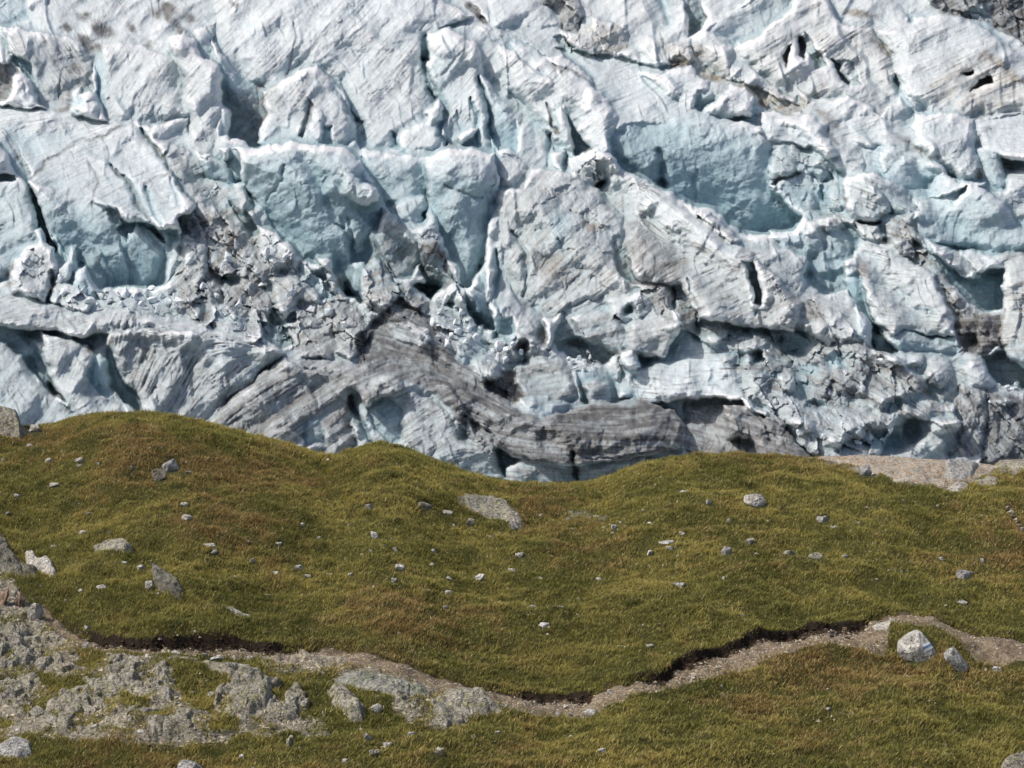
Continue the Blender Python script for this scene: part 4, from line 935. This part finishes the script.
# ------------------------------------------------------------------ bedrock and big rocks
slab("rock_slab", "796,461 822,455 850,451 900,453 945,456 990,462 1010,468 985,474 955,485 925,488 905,483 880,474 850,465 822,462", .08, M_ORNG, "broad orange and beige bedrock slab on the brow of the hill, just below the ice", "rock slab", 6, .03, .01, 11)
slab("rock_slab", "945,462 965,460 982,466 972,476 952,480 943,472", .22, M_BLUE, "rounded blue grey rock on the right end of the orange bedrock slab", "rock", 5, .06, .06, 21)
slab("rock_slab", "988,461 1030,459 1100,462 1100,474 1030,474 1000,471", .14, M_GREY, "flat grey rock ledge on the hill brow at the right edge of the photo", "rock slab", 5, .05, .04, 31)
slab("rock_slab", "940,486 958,480 975,482 968,488 950,492", .08, M_PALE, "small pale rock ledge in the grass below the blue grey rock of the brow", "rock slab", 4, .04, .03, 33)
slab("rock_slab", "972,476 990,472 1003,478 996,486 978,484", .06, M_GREY, "low mossy rock ledge in the grass to the right of the blue grey rock of the brow", "rock slab", 4, .04, .03, 34)
slab("boulder", "-80,432 -80,412 -10,408 10,410 18,418 22,430 30,432 20,438 0,436", .55, M_GREY, "big grey lichen covered boulder on the hill brow at the left edge of the photo", "boulder", 6, .10, .10, 41)
slab("rock_slab", "453,500 460,496 476,495 492,498 508,504 520,513 526,521 515,524 500,518 484,516 468,509", .13, M_GREY, "long flat pale grey lichen covered slab in the middle of the meadow", "rock slab", 5, .06, .05, 51)
slab("rock_slab", "90,541 104,537 118,538 130,545 134,552 124,556 110,551 98,546", .20, M_GREY, "lumpy pale lichen covered rock in the grass above the dark upright rock", "rock", 4, .07, .08, 61)
slab("rock_slab", "23,549 30,551 40,560 47,557 53,566 58,578 52,582 40,574 28,566", .22, M_PALE, "long pale cracked rock lying steeply down the slope near the left edge", "rock", 4, .06, .08, 71)
slab("rock_outcrop", "-80,520 0,530 8,540 14,555 24,565 42,578 36,588 18,588 0,580 -80,575", .16, M_DARK, "dark broken outcrop sloping down at the left edge above the path", "rock outcrop", 5, .12, .149, 81)
slab("rock_outcrop", "152,560 158,568 166,575 178,588 186,600 182,606 172,602 160,594 154,584 150,572", .15, M_DARK, "dark upright rock with mossy top leaning in the meadow above the path", "rock", 4, .10, .149, 91)
slab("rock_outcrop", "-80,604 -10,606 20,618 46,640 62,652 70,662 40,668 8,672 -80,676", .30, M_GREY, "grey broken outcrop beside the left start of the path", "rock outcrop", 6, .14, .24, 101)
slab("rock_outcrop", "-80,672 10,674 36,682 32,700 14,704 -80,706", .24, M_GREY, "dark grey rough outcrop at the left edge below the path", "rock outcrop", 6, .12, .22, 111)
slab("rock_outcrop", "92,664 120,658 150,662 168,672 178,690 172,706 150,702 118,694 92,690 80,680", .22, M_GREY, "yellowish lichen crusted outcrop in the middle of the stony ground", "rock outcrop", 6, .12, .2, 121)
slab("rock_outcrop", "30,690 60,688 100,690 125,700 118,722 90,732 50,728 22,716", .18, M_GREY, "low pale outcrop below the yellowish outcrop, near the left edge", "rock outcrop", 6, .12, .2, 131)
slab("rock_outcrop", "130,712 165,706 200,716 212,728 180,738 140,738 122,728", .18, M_GREY, "wide flat outcrop along the lower rim of the stony ground", "rock outcrop", 6, .12, .2, 141)
slab("rock_outcrop", "214,690 240,676 262,676 300,690 322,706 328,718 300,716 286,720 262,712 246,722 224,716 212,704", .30, M_GREY, "big dark grey pitted outcrop at the right end of the stony ground", "rock outcrop", 7, .14, .22, 151)
slab("rock_outcrop", "195,664 230,668 268,674 262,678 230,682 212,676", .16, M_GREY, "narrow grey outcrop between the path and the pitted outcrop", "rock outcrop", 4, .1, .15, 161)
slab("rock_slab", "262,662 285,656 300,651 325,649 342,656 350,668 330,672 300,672 275,668", .10, M_SAND, "smooth sandy coloured slab on the lower edge of the path", "rock slab", 7, .05, .03, 171, dome=.02)
slab("rock_slab", "326,684 346,678 374,676 400,681 420,689 440,699 426,703 392,700 362,696 338,691", .11, M_GRN, "long greenish grey slab beside the path, right of the sandy slab", "rock slab", 7, .06, .05, 181, dome=.02)
slab("rock_slab", "430,704 450,696 468,695 484,700 502,715 482,719 455,718 438,713", .15, M_GREY, "grey slab with a pale rounded back beside the path, third of the row", "rock slab", 6, .05, .05, 191, dome=.04)
slab("rock_outcrop", "388,700 402,694 425,698 440,708 462,716 468,726 448,732 432,726 415,716 396,714", .24, M_GREY, "jagged grey outcrop below the grey slab with the pale back", "rock outcrop", 5, .13, .2, 201)
slab("rock_outcrop", "326,700 340,694 350,700 362,710 364,720 350,722 338,712", .22, M_GREY, "small grey rock hump in the grass below the greenish slab", "rock", 5, .09, .12, 211)
slab("rock_slab", "870,625 878,620 893,620 898,626 888,632 874,632", .05, M_PALE, "flat pale slab set in the path above the painted boulder", "rock slab", 3, .03, .02, 221)
slab("rock_slab", "-6,744 10,739 30,742 34,752 18,758 -6,757", .14, M_BLUE, "flat blue grey rock in the grass at the lower left corner", "rock slab", 5, .05, .05, 231)
slab("rock_slab", "1000,772 1012,764 1030,758 1080,756 1080,790 1000,790", .20, M_GREY, "grey rock cut off by the lower right corner of the photo", "rock", 5, .05, .04, 241)
slab("rock_slab", "222,612 232,611 252,616 250,621 236,619", .08, M_PALE, "thin pale flat rock in the grass just above the dark bank of the path", "rock slab", 3, .04, .03, 251)
# painted boulder: shaped by hand, with the white-blue-white trail blaze
def boulder_painted():
    s = ppm(645, 918); bm = bmesh.new()
    prof = [(-21, 3), (-20, -3), (-8, -13), (2, -17), (5, -16.5), (15, -4), (21, 6), (22, 13), (15, 17), (6, 17), (-8, 13), (-16, 9)]
    fr = [bm.verts.new(((x) / s, -(.10 if y > -10 else -.06) - .02 * (i % 2), -(y) / s)) for i, (x, y) in enumerate(prof)]
    bk = [bm.verts.new(((x * .82 + 1) / s, .62, -(y * .85 + 1) / s)) for x, y in prof]
    md = [bm.verts.new((x, -.30, z)) for x, z in ((-.17, -.02), (.10, -.05), (-.02, -.24), (.28, -.17), (-.02, .12))]
    h = bmesh.ops.convex_hull(bm, input=bm.verts)
    bmesh.ops.delete(bm, geom=list({g for g in h['geom_interior'] + h['geom_unused'] if isinstance(g, bmesh.types.BMVert)}), context='VERTS')
    bmesh.ops.bevel(bm, geom=bm.edges[:], offset=.010, segments=1, affect='EDGES', clamp_overlap=True)
    bmesh.ops.triangulate(bm, faces=bm.faces)
    bmesh.ops.subdivide_edges(bm, edges=bm.edges[:], cuts=2, use_grid_fill=True)
    V = np.array([v.co[:] for v in bm.verts])
    nn = fbm(V[:, 0] * 5 + V[:, 1] * 3, V[:, 2] * 5 - V[:, 1] * 2, 4, 777) * .018
    for v, d_ in zip(bm.verts, nn): v.co *= 1 + float(d_) * 2
    bmesh.ops.recalc_face_normals(bm, faces=bm.faces)
    me = bpy.data.meshes.new("boulder"); bm.to_mesh(me); bm.free()
    o = link("boulder", me, rockmat("pale_boulder_rock", (.72, .69, .62), (.58, .555, .49), (.40, .37, .28), .2, .2)); P = at(918, 657)[0]
    o.location = (P[0], P[1] + .12, P[2] + 9 / s)
    tag(o, "pale angular boulder with a white and blue painted trail blaze beside the path", "boulder"); OCC.append((918, 650, 17, 12))
    bpy.context.view_layer.update()
    # blaze: three short painted bars wrapped on the stone's face
    def bar(cx, cz, half, th, mat, nm):
        dirx, dirz = math.cos(rad(24)), math.sin(rad(24)); vs = []; n = 14
        for j in range(5):
            for i in range(n):
                a = (i / (n - 1) - .5) * 2 * half; b_ = (j / 4 - .5) * th + .003 * math.sin(i * 2.1)
                x = cx + a * dirx - b_ * dirz; z = cz + a * dirz + b_ * dirx
                hit, loc, nor, _ = o.ray_cast(Vector((x, -3, z + .9)), Vector((0, 3, -.9)).normalized())
                vs.append((loc + nor * .004) if hit else Vector((x, -.1, z)))
        m = mesh_from_arrays(nm, np.array([v[:] for v in vs]), quads=grid_quads(5, n)); return link(nm, m, mat, o)
    Nw = NT("white_trail_paint"); mw = Nw.fin(Nw.ramp(Nw.noise(Nw.pos(), 30, 4), [(.3, .80), (.6, .92)]), .6)
    Nb = NT("blue_trail_paint"); mb = Nb.fin(Nb.mix(Nb.noise(Nb.pos(), 30, 4), (.12, .22, .36), (.20, .32, .48)), .6)
    bar(8.6 / s, 5.2 / s, 5.0 / s, 2.3 / s, mw, "painted_stripe"); bar(9.6 / s, 2.8 / s, 5.0 / s, 2.2 / s, mb, "painted_stripe"); bar(10.6 / s, 0.4 / s, 5.0 / s, 2.5 / s, mw, "painted_stripe")
    for c_, t_ in zip(o.children, ("upper white painted stripe", "middle blue painted stripe", "lower white painted stripe")): c_["label"] = t_
boulder_painted()
stone("rock", 957, 660, 19, 26, M_BLUE, "narrow grey rock leaning down the slope, right beside the painted boulder", "rock", ang=-38, cuts=2, sink=.12, n=26, seed=41, occ=.25)
stone("rock", 170, 460, 19, 15, M_BLUE, "upper and larger half of the grey split rock on the hill top", "rock", cuts=2, sink=.2, n=18, ang=-14)
stone("rock", 159, 470, 15, 15, M_GREY, "lower half of the grey split rock on the hill top", "rock", cuts=2, sink=.2, n=18, ang=-24)
stone("boulder", 3, 600, 16, 22, M_RED, "rusty boulder at the left edge where the path starts", "boulder", cuts=2, sink=.3)
stone("boulder", 20, 602, 16, 16, M_RED, "rusty brown rock between the edge boulder and the pale path boulder", "rock", cuts=2, sink=.3)
stone("boulder", 36, 612, 20, 18, M_PALE, "pale boulder beside the left start of the path", "boulder", cuts=2, sink=.3, ang=18)
stone("rock", 866, 467, 22, 13, M_BLUE, "grey pointed rock standing on the orange bedrock slab", "rock", cuts=2, sink=.2, n=20)
stone("rock", 754, 497, 25, 13, M_PALE, "pale rock alone in the upper right meadow", "rock", cuts=2, sink=.3, n=20)
stone("rock", 965, 572, 20, 12, M_BLUE, "pale blue grey rock in the right meadow above the path", "rock", cuts=2, sink=.3, n=18, ang=16)
stone("rock", 190, 761, 32, 15, M_BLUE, "flat light grey rock at the bottom edge of the photo", "rock", cuts=2, sink=.4, n=18, ang=12)
stone("rock", 34, 428, 16, 9, M_PALE, "beige rock beside the big boulder on the brow", "rock", cuts=2, sink=.35)

LM = [("the painted boulder", 918, 645), ("the long flat slab", 490, 508), ("the split hilltop rock", 164, 465), ("the sandy slab", 310, 662), ("the dark upright rock", 166, 585), ("the lone upper right rock", 754, 497),
      ("the pointed slab rock", 866, 467), ("the lumpy lichen rock", 112, 546), ("the right meadow rock", 965, 572), ("the path's side gully", 612, 672), ("the big pitted outcrop", 270, 700),
      ("the jagged outcrop", 430, 714), ("the lower left corner rock", 15, 749), ("the bottom edge rock", 190, 761), ("the pale backed slab", 465, 702), ("the rusty edge boulder", 3, 600), ("the boulder on the left brow", 5, 425),
      ("the slab in the path", 882, 632), ("the dark left outcrop", 10, 555), ("the far brow dip", 545, 480)]
ST = """30,442,10,5,p 38,445,8,4,w 49,462,9,7,b 79,461,11,6,p 79,466,8,3,g 98,463,5,3,w 132,466,6,4,p 186,460,4,3,p 188,472,7,5,g 54,487,12,5,p 16,497,8,4,w 4,460,5,4,w 43,452,3,3,p 78,499,4,2,w 88,506,9,3,p 184,506,9,5,g 187,522,13,7,p 82,527,9,5,b 110,530,4,3,p 53,543,7,3,w 124,563,6,4,w 141,565,9,13,b 149,587,12,9,p 209,551,15,5,p 213,557,10,5,w 248,541,6,3,w 251,560,8,8,g 236,577,6,3,p 7,510,8,4,b
369,502,9,7,p 424,502,19,9,g 446,509,16,5,p 470,519,14,8,g 454,520,5,3,w 491,533,8,4,g 375,535,12,12,b 391,537,5,3,p 303,529,7,7,w 279,545,9,4,w 319,539,5,4,g 298,563,10,6,w 308,573,8,4,p 329,573,7,3,g 275,568,9,4,g 384,550,4,4,w 395,552,7,5,p 374,550,3,3,w 371,557,6,4,g 400,570,13,7,w 394,583,8,8,p 374,584,5,4,w 351,575,7,4,g 432,560,8,5,g 434,546,7,4,w 449,577,8,5,g 480,576,13,7,w 510,569,7,8,w 507,585,4,3,w 268,587,8,3,g 328,460,6,3,p 398,466,5,3,p
515,520,14,10,p 541,512,5,3,p 569,519,6,5,w 573,531,4,3,w 588,516,5,4,g 596,519,8,4,g 614,532,8,6,w 620,529,4,4,g 643,512,5,3,p 649,524,8,3,w 684,493,13,4,w 708,506,8,6,g 729,518,6,8,g 682,527,9,5,p 668,538,20,5,w 670,545,11,4,p 649,547,9,7,g 751,539,12,8,p 727,552,14,9,b 756,555,6,3,g 520,557,12,6,p 552,559,4,4,p 540,578,8,4,p 599,576,8,4,w 679,584,17,6,w 724,583,7,8,b 514,571,5,7,w 663,562,3,2,w
823,519,15,7,b 835,528,10,4,w 858,523,7,4,g 789,553,15,8,g 816,559,17,7,g 845,558,8,5,b 855,559,4,3,w 938,506,4,4,w 945,510,3,3,w 904,503,5,3,w 879,488,5,4,p 982,558,7,5,w 877,580,6,3,p 941,558,9,4,g 889,572,4,4,w 895,571,4,4,w 902,572,4,4,w 908,571,3,3,w
561,611,9,9,w 532,615,9,6,p 544,628,12,6,w 650,641,11,5,w 620,643,6,2,w 578,620,4,3,p 722,685,5,4,b 590,709,19,8,w 560,711,10,7,p 569,711,9,4,p 554,695,5,6,p 566,697,7,7,g 602,758,9,8,w 692,681,9,6,p 684,679,8,7,r 694,671,8,6,p 571,737,5,6,b 743,619,5,3,g 610,684,6,7,w 608,690,5,5,p 674,681,5,5,r 725,660,4,4,p 700,664,5,3,g
446,611,7,5,w 448,595,10,5,w 495,601,7,2,p 376,711,16,9,p 377,703,6,4,w 413,703,5,3,w 289,737,14,12,g 327,731,13,8,g 369,745,11,9,b 412,740,10,9,w 387,750,11,4,p 394,727,4,4,p 374,758,16,9,g 345,761,9,8,g 439,760,14,8,g 361,726,6,5,p 300,746,4,3,w 506,711,6,5,w 421,737,8,6,g 498,734,7,3,p 344,697,8,4,w
828,684,6,3,p 828,714,8,4,w 963,605,12,5,b 998,667,11,6,w 986,663,5,6,g 971,636,5,3,p 883,643,4,6,p 848,632,7,4,d 838,626,8,5,r 832,632,5,4,d 845,624,6,5,r
88,625,8,5,w 86,644,9,8,w 97,648,7,5,p 167,685,5,6,w 211,693,10,6,w 192,692,5,3,w 178,709,7,5,w 105,712,7,6,w 72,650,6,5,d 241,752,6,5,w 165,650,12,6,p 175,654,12,6,w 187,650,8,5,p 198,648,6,10,w 215,656,17,7,w 205,655,7,6,p 235,656,8,5,p 250,657,9,4,p 147,658,7,7,g 60,714,8,4,g 18,728,9,5,w 66,600,5,4,p 100,590,12,4,p 80,593,6,4,g 173,647,6,6,r 140,735,10,5,w 90,700,6,4,w 134,690,6,4,r 150,676,6,5,w 68,690,6,4,w 113,690,7,4,w 40,652,7,5,b 20,640,8,5,g 12,660,7,5,w"""
TN_ = dict(g="pale grey", p="pale beige", w="whitish", d="dark", b="light grey", r="rust brown")
def place_words(x, v, used):
    best = sorted(LM, key=lambda l: math.hypot(l[1] - x, (l[2] - v) * 1.6))[0]
    dx, dv = x - best[1], v - best[2]; a = math.degrees(math.atan2(-dv, dx)) % 360
    dr = ["to the right of", "above and right of", "above", "above and left of", "to the left of", "below and left of", "below", "below and right of"][int((a + 22.5) // 45) % 8]
    return dr + " " + best[0]
items = []
for t in ST.split():
    x, v, w_, h_, c_ = t.split(","); items.append([float(x), float(v), float(w_), float(h_), c_])
cnt = {}
for it in items:
    x, v, w_, h_, c_ = it
    shp = "flat" if w_ > 2.0 * h_ else ("upright" if h_ > w_ * 1.1 else "rounded" if (int(x) % 3) else "angular")
    sz = "tiny" if w_ < 6 else "small" if w_ < 10 else "middling"
    it.append([sz, shp, TN_[c_]]); key = (sz, c_, place_words(x, v, None)); it.append(key); cnt.setdefault(key, []).append(it)
ORD = ["nearest", "second nearest", "third nearest", "fourth nearest", "fifth nearest", "sixth nearest", "seventh nearest", "eighth nearest"]
def dist_lm(it):
    nm = it[6][2]; l = [l for l in LM if nm.endswith(l[0])][0]; return math.hypot(l[1] - it[0], l[2] - it[1])
for key, its in cnt.items():
    its.sort(key=dist_lm)
    for i, it in enumerate(its):
        x, v, w_, h_, c_, (sz, shp, tn), _ = it
        pre = "" if len(its) == 1 else ORD[min(i, 7)] + " "
        lab = f"{pre}{sz} {tn} stone {key[2]}"
        assert len(lab.split()) <= 16, lab
        stone("stone", x, v, w_, h_, M_SML if (c_ in 'gb' and w_ < 10) else MT[c_], lab, "stone", cuts=1 if w_ > 7 else 0, n=16 if w_ > 8 else 11, group="loose stones in the meadow and along the path", sink=.3, occ=.36)
# row of stones at the right edge
for i, (x, v, w_, h_) in enumerate(((1008, 510, 9, 6), (1011, 514, 8, 6), (1013, 519, 9, 6), (1017, 522, 8, 6), (1019, 526, 9, 6), (1023, 529, 8, 6))):
    stone("stone", x, v, w_, h_, M_PALE if i % 2 else M_RED, ORD_L[i] if False else ["topmost", "second from the top", "third from the top", "fourth from the top", "fifth from the top", "lowest"][i] + " stone of the short stone row at the right edge", "stone", cuts=0, n=12, group="stone row at the right edge", occ=.3)
# rusty and dark clods fallen from the bank
rg = random.Random(5)
# ------------------------------------------------------------------ gravel on the path and on the stony ground (too many to count)
rs = np.random.RandomState(11)
def scatter(weight, n):
    A = np.linalg.norm(np.cross(P0[1:, :-1] - P0[:-1, :-1], P0[:-1, 1:] - P0[:-1, :-1]), axis=-1) * weight[:-1, :-1]
    cs = np.cumsum(A.ravel()); pk = np.searchsorted(cs, rs.rand(n) * cs[-1]); r, c = np.divmod(np.minimum(pk, A.size - 1), A.shape[1])
    a = rs.rand(n, 1); b = rs.rand(n, 1)
    P = (P0[r, c] * (1 - a) + P0[r, c + 1] * a) * (1 - b) + (P0[r + 1, c] * (1 - a) + P0[r + 1, c + 1] * a) * b
    return P, r, c, (tx[r, c] + (tx[r, c + 1] - tx[r, c]) * a[:, 0]), (tv[r, c] + (tv[r + 1, c] - tv[r, c]) * b[:, 0])
inview = ((tx > -300) & (tx < 1324) & (tv < 900)).astype(F32)
side = ((tx > -40) & (tx < 1064) & (tv < 790)).astype(F32) * .68 + .32
OCT = np.array([(1, 0, 0), (0, 1, 0), (-1, 0, 0), (0, -1, 0), (0, 0, .8), (0, 0, -.6)], float)
OT = np.array([(0, 1, 4), (1, 2, 4), (2, 3, 4), (3, 0, 4), (1, 0, 5), (2, 1, 5), (3, 2, 5), (0, 3, 5)])
def pebbles(name, weight, n, smin, smax, mat):
    P, r, c, _, _ = scatter(weight * inview, n)
    s = (smin + (smax - smin) * rs.rand(n) ** 3)[:, None, None]
    V = OCT[None] * (1 + .35 * rs.randn(n, 6, 3)) * s * np.array([1, 1, .7]) ; th = rs.rand(n) * 6.28
    ct, st = np.cos(th)[:, None], np.sin(th)[:, None]; V = np.stack([V[..., 0] * ct - V[..., 1] * st, V[..., 0] * st + V[..., 1] * ct, V[..., 2]], -1)
    V = V + P[:, None, :] - s * np.array([0, 0, .12])
    T = (OT[None] + 6 * np.arange(n)[:, None, None]).reshape(-1, 3)
    me = mesh_from_arrays(name, V.reshape(-1, 3), tris=T, smooth=False)
    k = rs.rand(n, 1); col = (np.array([.21, .18, .135]) * (1 - k) + np.array([.52, .45, .34]) * k) * (.7 + .6 * rs.rand(n, 1))
    set_color(me, "tone", np.repeat(col, 6, 0).astype(F32))
    return tag(link(name, me, mat), kind="stuff")
N = NT("gravel"); GRAV = N.fin(N.attr("tone"), .9, None, .2)
N = NT("brown_soil"); CLOD = N.fin(N.mix(N.noise(N.pos(), 14, 5), (.014, .010, .007), (.10, .068, .043)), .95, None, .1)
pebbles("gravel", gpath * (drop < .35) * (k > .12), 20000, .008, .040, GRAV)
pebbles("rubble", (stony > .3) * (tv > 560) * 1.0 + (gpath * (bankm < .3) * (k < .35) * (dk > 6.5)) * .5, 16000, .012, .075, GRAV)
pebbles("soil_clods", gpath * (bankm > .15) * (dk > 6.5), 2600, .015, .06, CLOD)
pebbles("bank_stones", gpath * (bankm > .1) * (tv - vb > 1.5) * (dk > 6.5), 260, .02, .06, GRAV)
pebbles("grit", ((stony < .2) & (gpath < .1) & (fbm(wX / 1.6, wY / 2.2, 3, 470) > .22)).astype(F32), 2600, .025, .075, GRAV)
# ------------------------------------------------------------------ grass
occ = np.zeros(tx.shape, F32)
for (x, v, rx, ry) in OCC:
    c0, c1 = np.searchsorted(TX, [x - rx * 1.5, x + rx * 1.5])
    occ[:, c0:c1] = np.maximum(occ[:, c0:c1], ((((tx[:, c0:c1] - x) / rx) ** 2 + ((tv[:, c0:c1] - v) / ry) ** 2) < 1).astype(F32))
for P, gaps in OCCP:
    c0, c1 = np.searchsorted(TX, [P[:, 0].min() - 2, P[:, 0].max() + 2])
    if c1 > c0: occ[:, c0:c1] = np.maximum(occ[:, c0:c1], (seg_dist(tx[:, c0:c1], tv[:, c0:c1], P, True) > 2.5).astype(F32) * (1 - (turf_gap(wX[:, c0:c1], wY[:, c0:c1]) if gaps else 0)))
gw = (1 - np.clip(stony * 1.15 * (1 - .9 * turf_gap(wX, wY)), 0, .97)) * (1 - occ) * ((gpath < .05) & (bankm < .6) | ((bankm > .3) & (dk < 7) & (tv - vb < 2.5))) * inview * side
gw += (gpath > .5) * (k > .75) * .12 * side
NBL = int(860000 * GRASS)
P, r, c, px_, pv_ = scatter(gw, NBL)
Xb, Yb_ = P[:, 0].astype(F32), P[:, 1].astype(F32)
pat = fbm(Xb / 2.6, Yb_ / 3.4, 4, 501); pat2 = fbm(Xb / .8, Yb_ / 1.0, 3, 502); tus = fbm(Xb / .42, Yb_ / .5, 2, 503); dryl = fbm(Xb / 5.5, Yb_ / 8, 3, 504)
rr = rs.rand(NBL).astype(F32)
H = (.045 + .06 * rs.rand(NBL) ** 1.5 + .16 * np.clip(tus, 0, 1) ** 1.2 + .04 * np.clip(pat2, -1, 1))
H *= 1 + .3 * sstep(456, 450, tq[r, c]) * (rr > .7)
H = np.clip(H, .03, .27) * (1 + .7 * (rr > .988))
Wd = (.0045 + .006 * rs.rand(NBL)) * 1.15
th = rs.rand(NBL) * 6.283; lean = (.25 + .75 * rs.rand(NBL)) * H; la = th + rs.randn(NBL) * .8
la = np.where(rs.rand(NBL) < .45, rs.randn(NBL) * .6 - .5, la)          # a light wind combs it to the right and down the slope
dx_, dy_ = np.cos(la) * lean, np.sin(la) * lean; wx_, wy_ = np.cos(th) * Wd, np.sin(th) * Wd
wx_ = np.where(np.abs(wx_) < .003, .003, wx_)
base0 = P - np.array([0, 0, .01])
V = np.empty((NBL, 5, 3), F32)
V[:, 0] = base0 + np.stack([-wx_, -wy_, 0 * wx_], -1); V[:, 1] = base0 + np.stack([wx_, wy_, 0 * wx_], -1)
mid = base0 + np.stack([dx_ * .35, dy_ * .35, H * .6], -1)
V[:, 2] = mid + np.stack([wx_ * .75, wy_ * .75, 0 * wx_], -1); V[:, 3] = mid - np.stack([wx_ * .75, wy_ * .75, 0 * wx_], -1)
V[:, 4] = base0 + np.stack([dx_, dy_, H], -1)
ix = 5 * np.arange(NBL)[:, None]
Qd = (ix + np.array([[0, 1, 2, 3]])); Td = (ix + np.array([[3, 2, 4]]))
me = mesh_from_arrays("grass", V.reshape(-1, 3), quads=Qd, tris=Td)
g1, g2, ru, st_, dk_ = C3(.180, .180, .042), C3(.410, .345, .100), C3(.330, .205, .085), C3(.52, .43, .19), C3(.070, .085, .018)
kk = np.clip(.5 + 1.3 * pat + .4 * pat2 + .35 * (rr - .5), 0, 1)[:, None]
colb = g1 * (1 - kk) + g2 * kk
ru_k = np.clip(sstep(.0, .55, dryl + .55 * pat2 + .35 * (rs.rand(NBL) - .5)), 0, 1)[:, None] * .78; colb = colb * (1 - ru_k) + ru * ru_k
near_bank = (np.exp(-((pv_ - np.interp(px_, BT[:, 0], BT[:, 1]) + 8) / 9) ** 2) * .5)[:, None]; colb = colb * (1 - near_bank) + g1 * 1.1 * near_bank
dark_k = (sstep(.10, .5, fbm(Xb / .9, Yb_ / 1.2, 4, 505)) * .62)[:, None]; colb = colb * (1 - dark_k) + dk_ * dark_k
strw = (rs.rand(NBL) < .05 + .25 * sstep(.2, .5, fbm(Xb / .7, Yb_ / .9, 3, 506)) + .10 * ru_k[:, 0])[:, None]; colb = np.where(strw, st_, colb)
colb = colb * (.94 + .70 * rs.rand(NBL, 1))
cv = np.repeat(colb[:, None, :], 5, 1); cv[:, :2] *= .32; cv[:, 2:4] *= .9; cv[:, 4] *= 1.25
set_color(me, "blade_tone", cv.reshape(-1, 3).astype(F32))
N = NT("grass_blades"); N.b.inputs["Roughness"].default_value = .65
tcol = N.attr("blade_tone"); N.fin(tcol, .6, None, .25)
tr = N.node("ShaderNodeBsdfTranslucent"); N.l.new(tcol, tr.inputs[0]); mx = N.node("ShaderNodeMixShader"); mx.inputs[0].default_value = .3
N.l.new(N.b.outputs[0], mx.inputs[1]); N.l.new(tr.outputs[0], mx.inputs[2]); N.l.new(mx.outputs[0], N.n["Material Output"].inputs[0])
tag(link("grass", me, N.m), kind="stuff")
# ------------------------------------------------------------------ daylight and camera
SUN = Vector((-0.62, -0.04, 0.76)).normalized()
w = bpy.data.worlds.new("World"); SC.world = w; w.use_nodes = True
nt = w.node_tree; sky = nt.nodes.new("ShaderNodeTexSky"); sky.sky_type = 'NISHITA'; sky.sun_disc = False
sky.sun_elevation = math.asin(SUN.z); sky.sun_rotation = math.atan2(SUN.x, SUN.y); sky.altitude = 300; sky.dust_density = 4.0; sky.air_density = 0.7; sky.ozone_density = 0.6
bg = nt.nodes["Background"]; bg.inputs["Strength"].default_value = SKY_STR; nt.links.new(sky.outputs[0], bg.inputs[0])
L = bpy.data.lights.new("sun", 'SUN'); L.energy = SUN_STR; L.angle = rad(1.0); L.color = (1, .955, .89)
lo = bpy.data.objects.new("sun", L); lo.rotation_euler = SUN.to_track_quat('Z', 'Y').to_euler(); lo.location = (-200, 100, 300); COL.objects.link(lo)
cam = bpy.data.cameras.new("camera"); cam.sensor_width = 36; cam.lens = FPX / 1024 * 36; cam.clip_start = 1; cam.clip_end = 5000
cobj = bpy.data.objects.new("camera", cam); cobj.location = CAM; cobj.rotation_euler = (rad(90) + PITCH, 0, 0); COL.objects.link(cobj); SC.camera = cobj
SC.view_settings.view_transform = 'Standard'; SC.view_settings.look = 'None'; SC.view_settings.exposure = 0; SC.view_settings.gamma = 1
SC.cycles.max_bounces = 6; SC.cycles.diffuse_bounces = 3; SC.cycles.use_denoising = True
